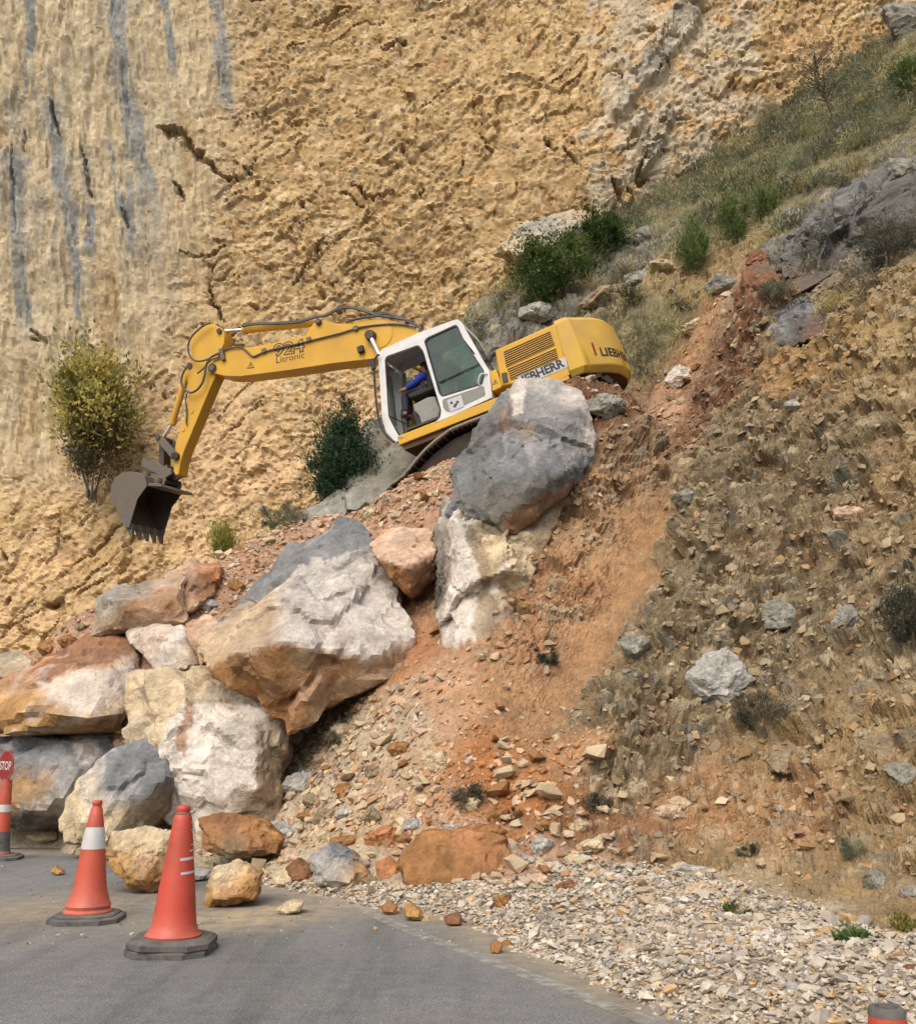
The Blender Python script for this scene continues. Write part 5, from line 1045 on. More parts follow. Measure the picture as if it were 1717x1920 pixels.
# upper deck and engine house
MB().box(-1.40, 2.10, -1.25, 1.25, 1.115, 1.30).build('deck', M['yellow'], EX, .015)
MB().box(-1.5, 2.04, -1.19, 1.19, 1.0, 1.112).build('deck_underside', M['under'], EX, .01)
MB().lathe([(.62, .80), (.72, .82), (.72, .998), (.5, .998)], 40).build('slew_ring', M['dsteel'], EX)
for u0, u1 in ((842, 846), (884, 887)):
    pass
hp = NL([(927.5, 656), (1040, 606), (1067, 702), (939, 724)])
HXF, HXR = hp[0][0], hp[1][0]; HZT = (hp[0][1] + hp[1][1]) / 2
hood = MB().prism(hp, -1.22, 1.25).build('engine_hood', M['yellow'], EX, .03)
fp = NL([(917, 696), (928.5, 691), (941, 724), (922, 733)]); MB().prism(fp, .3, 1.22).build('side_box', M['yellow'], EX, .012)
# louvres : flat black panel painted in for the shaded slots, slats in front
def lerp(a, b, t): return (a[0] + (b[0] - a[0]) * t, a[1] + (b[1] - a[1]) * t)
def louvre(A, B, Cc, D, n, name):
    a, b, c, d = NL([A, B, Cc, D], 1.252)
    par = MB().add([(x, 1.2535, z) for x, z in (a, b, c, d)], [(0, 1, 2, 3)]).build('louvre_panel', M['black'], hood, smooth=0)
    for k in range(n + 1):
        t = (k) / n; h = .085 / n
        q = [lerp(a, d, max(0, t - h * 1.9)), lerp(b, c, max(0, t - h * 1.9)), lerp(b, c, min(1, t + h * 1.9)), lerp(a, d, min(1, t + h * 1.9))]
        MB().prism(q, 1.2545, 1.268).build('slat', M['yellow'], hood, smooth=0)
louvre((944, 659.5), (1031, 621), (1039.5, 646), (949, 688), 7, 'upper')
louvre((951, 692), (1042, 653), (1046, 671), (957, 712), 5, 'lower')
def flat_text(txt, A, B, U, y, mat, parent, off=0.0, label=None):
    """lettering on a machine plane: baseline left A, baseline right B, top left U (photo pixels)"""
    a, b, u = [np.array(N(*q, y)) for q in (A, B, U)]; bx = text2d(txt, 0, want=True)[2]; V, F = text2d(txt, off, bx)
    P = a + V[:, :1] * (b - a) + V[:, 1:] * (u - a)
    return MB().add([(x, y, z) for x, z in P], F).build('lettering', mat, parent, smooth=0)
sp = NL([(966, 707), (1059, 668.5), (1064, 687.5), (972, 726)], 1.27); MB().prism(sp, 1.2555, 1.2585).build('sticker', M['silver'], hood, smooth=0)
flat_text('LIEBHERR', (973, 723), (1058, 686), (967.5, 709.5), 1.2605, M['black'], hood, .045)
sp = NL([(1000, 716), (1064, 689), (1068, 702), (1004, 730)], 1.253); MB().prism(sp, 1.251, 1.2545).build('lower_panel', M['yellow'], hood, smooth=0)
sp = NL([(940, 700), (950, 698), (953, 715), (943, 718)], 1.253); MB().prism(sp, 1.251, 1.27).build('latch', M['dsteel'], hood, smooth=0)
def warn(u, v, s, y, parent, slope=-.35):
    def q(a, b): return N(u + a * s, v - b * s + slope * a * s, y)
    for sc_, mt, dy in ((1.0, 'black', 0), (.68, 'yellow', .0015)):
        t = [q(-.6 * sc_, -.45 * sc_), q(.6 * sc_, -.45 * sc_), q(0, .62 * sc_)]
        MB().add([(x, y + dy, z) for x, z in t], [(0, 1, 2)]).build('warning_sign', M[mt], parent, smooth=0)
    t = [q(-.08, -.2), q(.08, -.2), q(.08, .25), q(-.08, .25)]; MB().add([(x, y + .003, z) for x, z in t], [(0, 1, 2, 3)]).build('warning_mark', M['black'], parent, smooth=0)
warn(928, 716, 9, 1.2225, EX)
# cooling grille on the hood top
g = MB().box(HXR + .05, HXF - .12, -.15, .75, HZT + .0, HZT + .17).build('radiator_grille', M['greyp'], EX, .01)
for k in range(3):
    MB().box(HXR + .20, HXF - .25, .751, .757, HZT + .03 + k * .045, HZT + .055 + k * .045).build('slot', M['black'], g, smooth=0)
MB().tube(smooth_path([(HXF - .6, -.2, HZT), (HXF - .6, -.2, HZT + .35)], 2), .05, 12).build('exhaust_pipe', M['dsteel'], EX)
# counterweight
plan = [(-1.425, 1.235), (-1.74, 1.225), (-1.83, 1.12), (-2.02, .92), (-2.20, .70), (-2.33, .42), (-2.40, 0)]
plan = plan + [(x, -y) for x, y in plan[-2::-1]]
zb, zt = 1.22, 2.34
lev = [(.10, zb - .06), (.0, zb + .06), (0, zb + .5), (.02, zt - .40), (.06, zt - .10), (.14, zt + .0)]
mb = MB(); vs = []
for ins, z in lev:
    for x, y in plan: vs.append((x + ins * max(0, min(1, (-1.42 - x) * 2)), y * (1 - ins / 1.5 * .8), z))
n = len(plan); fs = [(i * n + k, i * n + k + 1, (i + 1) * n + k + 1, (i + 1) * n + k) for i in range(len(lev) - 1) for k in range(n - 1)]
fs += [tuple(range(n)), tuple(range((len(lev) - 1) * n, len(lev) * n))[::-1]] + [(i * n, (i + 1) * n, (i + 1) * n + n - 1, i * n + n - 1) for i in range(len(lev) - 1)]
cw = mb.add(vs, fs).build('counterweight', M['yellow2'], EX, .018, 16)
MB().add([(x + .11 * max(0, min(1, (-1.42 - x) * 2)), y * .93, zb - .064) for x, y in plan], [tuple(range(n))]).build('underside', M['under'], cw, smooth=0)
# text round the rear
pl = [Vector((x, y)) for x, y in plan]; cum = [0]
for a, b in zip(pl, pl[1:]): cum.append(cum[-1] + (b - a).length)
def along(s, z, off=.004):
    k = max(0, min(len(pl) - 2, int(np.searchsorted(cum, s)) - 1)); t = (s - cum[k]) / (cum[k + 1] - cum[k]); p = pl[k].lerp(pl[k + 1], t)
    nv = Vector(((pl[k + 1] - pl[k]).y, -(pl[k + 1] - pl[k]).x)).normalized(); 
    if nv.x > 0: nv = -nv
    p = p + nv * off; return (p.x, p.y, z)
mid = cum[len(plan) // 2]
def wrap_text(txt, s0, s1, z0, z1, mat):
    V, F = text2d(txt, .03); bm = bmesh.new(); vv = [bm.verts.new((x, y, 0)) for x, y in V]
    for f in F:
        try: bm.faces.new([vv[i] for i in f])
        except ValueError: pass
    for k in range(1, 60):
        bmesh.ops.bisect_plane(bm, geom=bm.verts[:] + bm.edges[:] + bm.faces[:], plane_co=(k / 60, 0, 0), plane_no=(1, 0, 0))
    bm.verts.index_update()
    vs = [along(s0 + (s1 - s0) * v.co.x, z0 + (z1 - z0) * v.co.y) for v in bm.verts]; fs = [tuple(v.index for v in f.verts) for f in bm.faces]; bm.free()
    return MB().add(vs, fs).build('lettering', mat, cw, smooth=0)
wrap_text('LIEBHERR', mid - .98, mid + .16, 1.44, 1.62, M['black'])
s0 = mid - 1.13
MB().add([along(s0, 1.46, .006), along(s0 + .045, 1.46, .006), along(s0 + .045, 1.72, .006), along(s0, 1.72, .006)], [(0, 1, 2, 3)]).build('reflector', M['red'], cw, smooth=0)
rr = np.random.default_rng(5)
for a, b in [(-.2, .12), (-.1, .16), (0, .17), (.1, .15), (-.22, .04), (-.12, .06), (.0, .07), (.1, .05), (-.16, -.04), (-.05, -.03), (.06, -.05), (-.08, -.12), (.02, -.13)]:
    c0 = mid + .08 + a * .7; z = 1.92 + b * .62
    MB().add([along(c0 - .022, z - .012, .012), along(c0 + .022, z - .005, .012), along(c0 + .024, z + .016, .012), along(c0 - .02, z + .012, .012)], [(0, 1, 2, 3)]).build('vent', M['black'], cw, smooth=0)
# fuel tank, handrail
MB().box(.15, 1.75, -1.22, -.62, 1.302, 1.95).build('fuel_tank', M['yellow'], EX, .04)
MB().tube(smooth_path(NLx := [(HXF + .05, .35, HZT - .9), (HXF + .08, .35, HZT + .15), (HXF + .15, .35, HZT + .30), (HXF + .35, .35, HZT + .22), (HXF + .5, .35, HZT - .15), (HXF + .5, .35, HZT - .9)], 5), .055, 10).build('intake_hose', M['hose'], EX)

# ---------------- cab
out = NL([(741, 829), (724, 811), (716, 785), (708.5, 668), (711, 660), (718, 654), (779, 626), (848, 600.5), (857, 598), (864.5, 603), (917, 696), (922.5, 745)])
door = rounded(NL([(721, 675), (724, 668), (784, 646.5), (793, 657), (820, 746), (827, 769), (825, 783), (811, 796), (757, 820), (747, 817), (738, 801), (728, 781)]), .03, 2)
win = rounded(NL([(795, 639), (801, 632.5), (853.5, 608.5), (858, 611), (868, 634), (907, 694.5), (908, 702), (904, 721), (829, 744), (823, 738)]), .03, 2)
V, F = plate2d(out, [door, win])
CY0, CY1 = .28, 1.25
to = lambda y: (lambda x, z: (x, y, z))
cab = MB()
a = solid_plate(V, F, to(CY1), (0, -.06, 0)); cab.add(a.v, a.f)
a = solid_plate(V, F, to(CY0 + .06), (0, -.06, 0)); cab.add(a.v, a.f)
def strip(p, q, th, y0, y1):
    """bar between the two sides along the profile edge p-q"""
    d = np.array(q) - np.array(p); nn = np.array([-d[1], d[0]]); nn = nn / np.linalg.norm(nn) * th
    c = np.mean(out, 0)
    if np.dot(c - np.array(p), nn) < 0: nn = -nn
    cab.prism([tuple(p), tuple(q), tuple(np.array(q) + nn), tuple(np.array(p) + nn)], y0, y1)
yi0, yi1 = CY0 + .06, CY1 - .06
for i, j, th in ((5, 6, .05), (6, 7, .05), (7, 8, .05), (4, 5, .05), (8, 9, .05), (0, 1, .05), (3, 4, .05)): strip(out[i], out[j], th, yi0, yi1)
strip(out[11], out[10], .05, yi0, yi1); q = lerp(out[10], out[9], .12); strip(out[10], q, .05, yi0, yi1); strip(lerp(out[9], out[10], .1), out[9], .05, yi0, yi1)
strip(out[0], out[11], .05, yi0, yi1)
cabo = cab.build('cab', M['white'], EX, .012)
rp = [lerp(out[5], out[6], .2), lerp(out[6], out[7], .85)]; dn = .05
MB().prism([rp[0], lerp(rp[0], rp[1], .05), lerp(rp[0], rp[1], .95), rp[1]][:1] + [rp[1]] + [(rp[1][0] + .02, rp[1][1] + dn), (rp[0][0] - .02, rp[0][1] + dn)], CY0 + .08, CY1 - .10).build('roof_hatch', M['white'], cabo, .02)
def pane(poly, y, mat, name='window', th=.008):
    V, F = plate2d(poly); return solid_plate(V, F, to(y), (0, -th, 0)).build(name, mat, cabo, smooth=0)
pane(win, CY1 - .025, M['gglass'])
pane(win, CY0 + .03, M['glass']); pane(door, CY0 + .03, M['glass'])
def ring(poly, k, y, th, mat, name):
    c = np.mean(poly, 0); inner = [tuple(c + (np.array(p) - c) * k) for p in poly]; V, F = plate2d(poly, [inner])
    return solid_plate(V, F, to(y), (0, -th, 0)).build(name, mat, cabo, smooth=0)
ring(win, .955, CY1 + .004, .03, M['rubber'], 'window_seal'); ring(door, .965, CY1 - .01, .03, M['rubber'], 'door_seal')
# windscreen, rear window
wp = [out[1], out[2], out[3]]
MB().add([(x + d, y, z) for x, z in [lerp(out[1], out[2], .2), out[2], lerp(out[2], out[3], .97)] for y in (yi0, yi1) for d in (-.012,)], [(0, 1, 3, 2), (2, 3, 5, 4)]).build('windscreen', M['glass'], cabo, smooth=0)
MB().add([(x, y, z) for x, z in [lerp(out[10], out[9], .12), lerp(out[9], out[10], .1)] for y in (yi0, yi1)], [(0, 1, 3, 2)]).build('rear_window', M['gglass'], cabo, smooth=0)
MB().prism([lerp(out[11], out[10], .02), lerp(out[11], out[10], .98), lerp(out[11], out[10], .98)][:2] + [(out[10][0] + .06, out[10][1]), (out[11][0] + .08, out[11][1] + .05)], yi0, yi1).build('rear_wall', M['white'], cabo)
pa = rounded(NL([(829, 749), (907, 723), (910, 741), (846, 771), (838, 772), (831, 765)], 1.252), .04, 3); V, F = plate2d(pa); solid_plate(V, F, to(1.256), (0, -.01, 0)).build('door_panel', M['greyp'], cabo, smooth=0)
st = NL([(838, 750), (864, 740.5), (870, 762), (844, 772)], 1.26); MB().prism(st, 1.2575, 1.2595).build('sticker', M['silver'], cabo, smooth=0)
for t in ((.25, .35), (.5, .6), (.65, .45), (.4, .7)):
    p = lerp(lerp(st[0], st[1], t[0]), lerp(st[3], st[2], t[0]), t[1]); MB().prism([(p[0] - .03, p[1] - .02), (p[0] + .02, p[1] - .03), (p[0] + .035, p[1] + .02), (p[0] - .02, p[1] + .03)], 1.2598, 1.2606).build('print', M['dsteel'], cabo, smooth=0)
hd_ = [(x, y, z) for (x, z), y in zip(NL([(900, 722), (897, 718), (901, 704), (906, 701), (913, 700)], 1.28), (1.25, 1.30, 1.31, 1.30, 1.25))]
MB().tube(smooth_path(hd_, 4), .014, 8).build('door_handle', M['white'], cabo)
b = NL([(822, 717), (898, 682)], 1.262); MB().tube([(b[0][0], 1.262, b[0][1]), (b[1][0], 1.262, b[1][1])], .014, 6).build('window_bar', M['rubber'], cabo)
rl = [(x, 1.32, z) for x, z in NL([(711, 664), (702, 674), (701, 690), (704, 740), (711, 790), (721, 812), (735, 826), (740, 828)], 1.32)]
MB().tube(smooth_path(rl, 4), .022, 8).build('handrail', M['rubber'], cabo)
ml = NL([(699, 684)], 1.33)[0]; MB().box(ml[0] - .04, ml[0] + .05, 1.30, 1.36, ml[1] - .10, ml[1] + .13).build('mirror', M['rubber'], cabo, .015)
# cab inside
ci = lambda u, v, y=.75: mach(u, v, y)
MB().box(.15, 1.9, yi0, yi1, 1.36, 1.40).build('cab_floor', M['dsteel'], cabo)
cp = mach_list = [mach(u, v, 1.05) for u, v in ((776, 760), (802, 746), (816, 744), (827, 768), (824, 782), (812, 795), (793, 803), (787, 780), (778, 770))]
MB().prism(cp, .42, 1.10).build('seat_console', M['beige'], cabo, .02)
sx, sz = ci(800, 735)
MB().prism([(sx - .25, sz - .10), (sx + .30, sz - .10), (sx + .33, sz + .02), (sx - .22, sz + .0)], .50, 1.0).build('seat_cushion', M['seat'], cabo, .03)
MB().prism([(sx - .22, sz - .02), (sx - .10, sz - .02), (sx - .26, sz + .72), (sx - .38, sz + .70)], .52, .98).build('seat_back', M['seat'], cabo, .03)
lv = ci(790, 770, .95)
MB().prism([(lv[0] - .05, 1.45), (lv[0] + .16, 1.45), (lv[0] + .18, lv[1] + .02), (lv[0] + .02, lv[1] + .05)], .88, 1.0).build('lever_console', M['rubber'], cabo, .02)
for y in (.60, .9): MB().tube([(sx + .62, y, 1.40), (sx + .60, y, 1.75), (sx + .55, y, 1.92)], .014, 6).build('pedal_lever', M['rubber'], cabo)
w0, w1 = N(733, 782, 1.0), N(765, 796, 1.0); MB().tube([(w0[0], 1.1, w0[1]), (w1[0], .8, w1[1])], .015, 6).build('wiper', M['rubber'], cabo)
MB().box(out[9][0] + .02, out[9][0] + .10, .5, .75, 2.55, 2.9).build('cab_lamp', M['greyp'], cabo, .01)
pl0, pl1 = N(757, 700, .40), N(762, 822, .40); MB().prism([(pl0[0] - .03, pl0[1]), (pl0[0] + .05, pl0[1]), (pl1[0] + .07, pl1[1]), (pl1[0] - .02, pl1[1])], .345, .40).build('inner_pillar', M['beige'], cabo, .01)

# ---------------- boom
yb, bw, sw = -.15, .24, .17
yf = yb + bw
bo = NL([(395.5, 681), (402, 673.5), (414, 661), (422, 654), (475.6, 650.5), (571.5, 629), (583, 612), (592, 600), (607.7, 600), (629.7, 606), (658, 606.5), (683, 599), (716, 596.5), (755, 604.5), (787, 624)], yf)
bo += [(1.15, 3.28), (.55, 2.15), (.25, 1.75), (.30, 1.55), (.60, 1.55), (.80, 1.75), (1.45, 2.75), (2.0, 3.28)]
bo += NL([(700, 672.5), (620, 682), (540, 694.5), (450, 706), (420, 705), (406, 701), (396, 700), (391, 690)], yf)
boom = MB().prism(bo, yb - bw, yb + bw).build('boom', M['yellow'], EX, .015)
def by(u, v, y=yf): x, z = N(u, v, y); return (x, y, z)
for (u, v, rr_, y1) in ((398.6, 690.5, .105, .03), (697, 631, .12, .09), (598, 604, .07, .06)):
    x, z = N(u, v, yf); pin('pin', x, z, yb - bw - y1, yb + bw + y1, rr_, boom, 'dsteel'); pin('pin_cap', x, z, yb + bw + y1, yb + bw + y1 + .02, rr_ * .55, boom, 'steel')
cx_, cz_ = N(716, 625, yf)
MB().lathe([(.28, 0), (.30, .004), (.30, .012), (.27, .016)], 24).build('boss', M['yellow'], boom).matrix_local = Matrix.Translation((cx_ + .06, yf, cz_ + .0)) @ Matrix.Rotation(-math.pi / 2, 4, 'X')
x, z = N(678, 655, yf); MB().box(x - .07, x + .07, yf, yf + .10, z - .09, z + .06).build('work_lamp', M['rubber'], boom, .02)
flat_text('924', (515, 668), (570, 658), (514, 646), yf + .004, M['black'], boom, .05)
flat_text('924', (515, 668), (570, 658), (514, 646), yf + .006, M['yellow'], boom, -.012)
flat_text('Litronic', (518, 681), (571, 670.5), (517.3, 669.5), yf + .004, M['black'], boom, .0)
warn(470, 685, 12, yf + .003, boom, -.1)
hz1 = [by(*p, yf + .03) for p in ((780, 614), (765, 610), (745, 607.5), (720, 608), (690, 611), (668, 615), (640, 624), (600, 634), (560, 644), (500, 658), (476, 668), (466, 662), (452, 651), (425, 654), (405, 664))]
MB().tube(smooth_path(hz1, 4), .020, 7).build('hydraulic_pipe', M['hose'], boom)
hz2 = [by(*p, yf + .02) for p in ((775, 602), (740, 596), (712, 592), (690, 594), (668, 598), (655, 602))]
MB().tube(smooth_path(hz2, 4), .028, 7).build('hydraulic_pipe', M['hose'], boom)
for k, dy in ((0, .02), (1, -.10)):
    hz3 = [by(*p, yf + dy) for p in ((790, 617), (775, 607), (750, 597), (725, 588), (705, 590), (690, 586), (668, 579), (650, 577), (630, 582), (612, 592), (596, 594 + k), (560, 604), (520, 607), (480, 608), (455, 612))]
    MB().tube(smooth_path([(x, y, z + .03 * k) for x, y, z in hz3], 4), .024, 7).build('hydraulic_hose', M['hose'], boom)
for u, v in ((496, 658), (580, 637), (668, 616)):
    x, y, z = by(u, v); MB().box(x - .05, x + .05, yf, yf + .06, z - .05, z + .05).build('pipe_clamp', M['steel'], boom, .008)
# hoses looping from boom to stick
for pts, rr_ in (([(420, 660), (404, 664), (392, 672), (375, 677), (362, 674), (354, 662), (353, 645), (360, 630), (372, 618), (384, 609), (394, 606)], .022), ([(414, 662), (398, 668), (388, 680), (384, 700), (380, 716), (370, 730), (357, 736), (345, 729), (340, 716), (343, 700), (350, 688)], .026), ([(412, 668), (394, 676), (382, 690), (370, 700)], .02)):
    MB().tube(smooth_path([by(u, v, yf + .05) for u, v in pts], 4), rr_, 7).build('hydraulic_hose', M['hose'], boom)
x, z = N(418, 664, yf); MB().box(x - .05, x + .05, yf, yf + .07, z - .16, z + .13).build('hose_block', M['steel'], boom, .01)
# boom cylinders, down to the deck in front of the cab
bx, bz = N(697, 631, yf)
for y in (yb - .42, yb + .34):
    e = (1.95, 1.25); d = (bx - e[0], bz - e[1]); m_ = (e[0] + d[0] * .55, e[1] + d[1] * .55)
    c_ = cyl((e[0], y, e[1]), (m_[0], y, m_[1]), .085).build('boom_cylinder', M['yellow'], EX); cyl((m_[0], y, m_[1]), (bx, y, bz), .05).build('piston_rod', M['chrome'], c_); pin('rod_eye', bx, bz, y - .06, y + .06, .10, c_, 'dsteel')
# stick cylinder
p0, p1, pm = N(598, 604, yb), N(413, 621, yb), N(456.7, 618.5, yb)
c_ = cyl((p0[0], yb, p0[1]), (pm[0], yb, pm[1]), .085, 20).build('stick_cylinder', M['yellow'], EX); cyl((pm[0], yb, pm[1]), (p1[0], yb, p1[1]), .045).build('piston_rod', M['chrome'], c_)
pmm = lerp(pm, p0, .04); cyl((pm[0], yb, pm[1]), (pmm[0], yb, pmm[1]), .10, 20).build('gland', M['yellow'], c_); pin('rod_eye', *p1, yb - .09, yb + .09, .10, c_, 'dsteel')
# ---------------- stick
ys = yb + sw
so = NL([(384.5, 607), (390, 604.5), (397, 607), (416, 615), (420.5, 626), (420.5, 642), (412, 660), (408, 690), (404, 705), (397, 720), (343.5, 849), (338, 868), (335, 889), (329, 891), (325, 884), (327, 850), (329.4, 831), (346.7, 777), (354, 735), (349, 700), (351, 686), (361, 664), (354.5, 640), (362, 623)], ys)
stick = MB().prism(so, yb - sw, yb + sw).build('stick', M['yellow'], EX, .012)
for (u, v, rr_, e_) in ((412, 621, .06, .05), (331, 856, .09, .09), (356, 686, .07, .03)):
    x, z = N(u, v, ys); pin('pin', x, z, yb - sw - e_, yb + sw + e_, rr_, stick, 'dsteel')
for u, v in ((359.5, 771), (343, 805)):
    x, z = N(u, v, ys); pin('boss', x, z, ys, ys + .012, .05, stick, 'yellow')
MB().tube(smooth_path([by(u, v, ys + .03) for u, v in ((350, 738), (348, 752), (350, 775), (349, 790), (350, 796))], 3), .018, 7).build('grease_pipe', M['hose'], stick)
# bucket cylinder and linkage
p0, p1, pm = N(356, 684, yb), N(303, 826, yb), N(322, 796, yb)
c_ = cyl((p0[0], yb, p0[1]), (pm[0], yb, pm[1]), .075, 20).build('bucket_cylinder', M['yellow'], EX); cyl((pm[0], yb, pm[1]), (p1[0], yb, p1[1]), .042).build('piston_rod', M['chrome'], c_)
q = lerp(pm, p0, .10); cyl((pm[0], yb, pm[1]), (q[0], yb, q[1]), .088, 20).build('gland', M['yellow'], c_)
def bar(A, B, w, y0, y1, name, mat, parent):
    a, b = np.array(A), np.array(B); d = (b - a) / np.linalg.norm(b - a); nn = np.array([-d[1], d[0]]) * w
    pr = [tuple(a + nn * math.cos(t) - d * w * math.sin(t)) for t in np.linspace(0, math.pi, 6)] + [tuple(b - nn * math.cos(t) + d * w * math.sin(t)) for t in np.linspace(0, math.pi, 6)]
    return MB().prism(pr, y0, y1).build(name, M[mat], parent, .006)
LA, LB = N(301, 822, ys), N(331, 856, ys)
for y in (yb + sw + .02, yb - sw - .09): bar(LA, LB, .085, y, y + .07, 'link_arm', 'steel', EX)
LC = N(300, 872, ys); bar(LA, LC, .07, yb - .13, yb + .13, 'link_rod', 'dsteel', EX); pin('link_pin', *LA, yb - sw - .12, yb + sw + .11, .06, EX, 'dsteel')
# quick coupler
qc = NL([(269, 876), (267, 866), (271, 860), (276, 862), (279, 866), (287, 862.5), (295, 864), (307, 876), (323, 879.5), (324, 889), (312, 897), (296, 890), (281, 881)], ys)
cpl = MB().prism(qc, yb + .14, yb + .22); a = MB().prism(qc, yb - .22, yb - .14); cpl.add(a.v, a.f); cpl.box(qc[6][0] - .2, qc[6][0] + .1, yb - .14, yb + .14, qc[6][1] - .28, qc[6][1] - .16)
coup = cpl.build('quick_coupler', M['steel'], EX, .008)
# ---------------- bucket
b0, b1 = yb - .60, yb + .60
bp = NL([(277, 911), (272, 892), (259, 886), (244, 884.5), (231, 886), (217, 895.5), (209.5, 911), (209, 925), (213, 937), (224, 964), (232, 984), (236, 990)], b1)
th = .03; cen = np.mean(bp, 0); inn = [tuple(np.array(p) + (cen - np.array(p)) / np.linalg.norm(cen - np.array(p)) * th) for p in bp]
bk = MB().prism(bp + inn[::-1], b0, b1)
lip = NL([(246, 981), (236, 990), (244, 990)], b1)
side = bp + [NL([(244, 989.5)], b1)[0], NL([(246, 980)], b1)[0], NL([(259, 936)], b1)[0]]
bk2 = bk.prism(side, b1, b1 + .03); bk.prism(side, b0 - .03, b0)
bucket = bk.build('bucket', M['steel'], EX, .006)
lp = [bp[-2], bp[-1], NL([(245, 991)], b1)[0], NL([(243, 982)], b1)[0]]
MB().prism(lp, b0 + .002, b1 - .002).build('cutting_edge', M['steel'], bucket, .005)
tp = [np.array(N(u, v, b1)) for u, v in ((234, 984), (246, 981), (245.5, 1010), (242, 1009))]
for k in range(5):
    y0 = b0 + .04 + k * (1.2 - .16) / 4; c0, c1 = y0 - .01, y0 + .10
    q = [tp[0], tp[1], tp[2], tp[3]]
    vs = [(q[0][0], c0, q[0][1]), (q[0][0], c1, q[0][1]), (q[1][0], c0, q[1][1]), (q[1][0], c1, q[1][1]), (q[2][0], c0 + .02, q[2][1]), (q[2][0], c1 - .02, q[2][1]), (q[3][0], c0 + .02, q[3][1]), (q[3][0], c1 - .02, q[3][1])]
    MB().add(vs, [(0, 1, 3, 2), (2, 3, 5, 4), (4, 5, 7, 6), (6, 7, 1, 0), (0, 2, 4, 6), (1, 7, 5, 3)]).build('tooth', M['steel'], bucket, .008)
ear = NL([(272, 892), (274, 884), (309, 894), (311, 900), (305, 914), (296, 913), (277, 909)], yb + .3)
for y in (yb + .26, yb - .31): MB().prism(ear, y, y + .05).build('ear_plate', M['steel'], bucket, .006)
for u, v in ((279, 887), (301, 901)):
    x, z = N(u, v, yb + .3); pin('bucket_pin', x, z, yb - .34, yb + .34, .055, bucket, 'dsteel')
tr_ = NL([(277, 911), (279, 905), (300, 907), (303, 912)], b1); MB().prism(tr_, b0, b1).build('top_bar', M['steel'], bucket, .006)

# ---------------- tracks
UC = MB(); UC.box(-1.3, 1.3, -1.0, 1.0, .45, .80); UC.build('undercarriage', M['trackm'], EX, .05)
def loop():
    P = []
    for t in np.linspace(-math.pi / 2, -3 * math.pi / 2, 9): P.append((-1.72 + .43 * math.cos(t), .49 + .43 * math.sin(t)))
    P += [(-.8, .93), (0, .93), (.75, .93), (1.05, .90), (1.55, .72), (2.1, .40)]
    for t in np.linspace(1.0, -1.6, 7): P.append((2.22 + .27 * math.cos(t), .10 + .27 * math.sin(t)))
    P += [(1.7, -.12), (1.2, .0), (.4, .05), (-.6, .06), (-1.3, .06)]
    return P
LP = loop(); LPc = LP + [LP[0]]; cl_ = [0]
for a, b in zip(LPc, LPc[1:]): cl_.append(cl_[-1] + math.dist(a, b))
def lpos(s):
    s %= cl_[-1]; k = max(0, int(np.searchsorted(cl_, s)) - 1); k = min(k, len(LP) - 1); t = (s - cl_[k]) / (cl_[k + 1] - cl_[k]); a, b = LPc[k], LPc[k + 1]
    return lerp(a, b, t), math.atan2(b[1] - a[1], b[0] - a[0])
sh = MB().box(-.092, .092, -.3, .3, -.02, .012).box(-.075, -.06, -.3, .3, .012, .05).box(.02, .032, -.3, .3, .012, .04)
sh.box(-.085, .085, .12, .2, -.09, -.02).box(-.085, .085, -.2, -.12, -.09, -.02)
shoe0 = sh.build('track_shoe', M['trackm'], None, .004); shm = shoe0.data; bpy.data.objects.remove(shoe0)
for yc in (1.2, -1.2):
    inner = [tuple(np.array(p) * [.93, .80] + np.array([.02, .09])) for p in LP]
    tk = MB().prism(inner, yc - .15, yc + .15).build('track', M['pit'], EX, .02)
    nsh = 52
    for k in range(nsh):
        (x, z), an = lpos(cl_[-1] * k / nsh); o = bpy.data.objects.new('track_shoe', shm); COL.objects.link(o); o.parent = tk
        o.location = (x, yc, z); o.rotation_euler = (0, -an - math.pi, 0)
    if yc > 0:
        for x, z, rr_ in ((-1.72, .49, .36), (2.2, .10, .20), (-.9, .2, .1), (-.3, .2, .1), (.3, .2, .1), (.9, .16, .1), (.1, .80, .08)):
            pin('roller', x, z, yc + .15, yc + .24, rr_, tk, 'dsteel')
        # ridge of dust on the outer rim of the upper run
        dl = [(x, yc + .27, z + .035) for x, z in LP[9:17]]
        MB().tube(smooth_path([(x, y + .01 * math.sin(9 * x), z) for x, y, z in dl], 5), .032, 6).build('dust_ridge', M['dust'], tk)

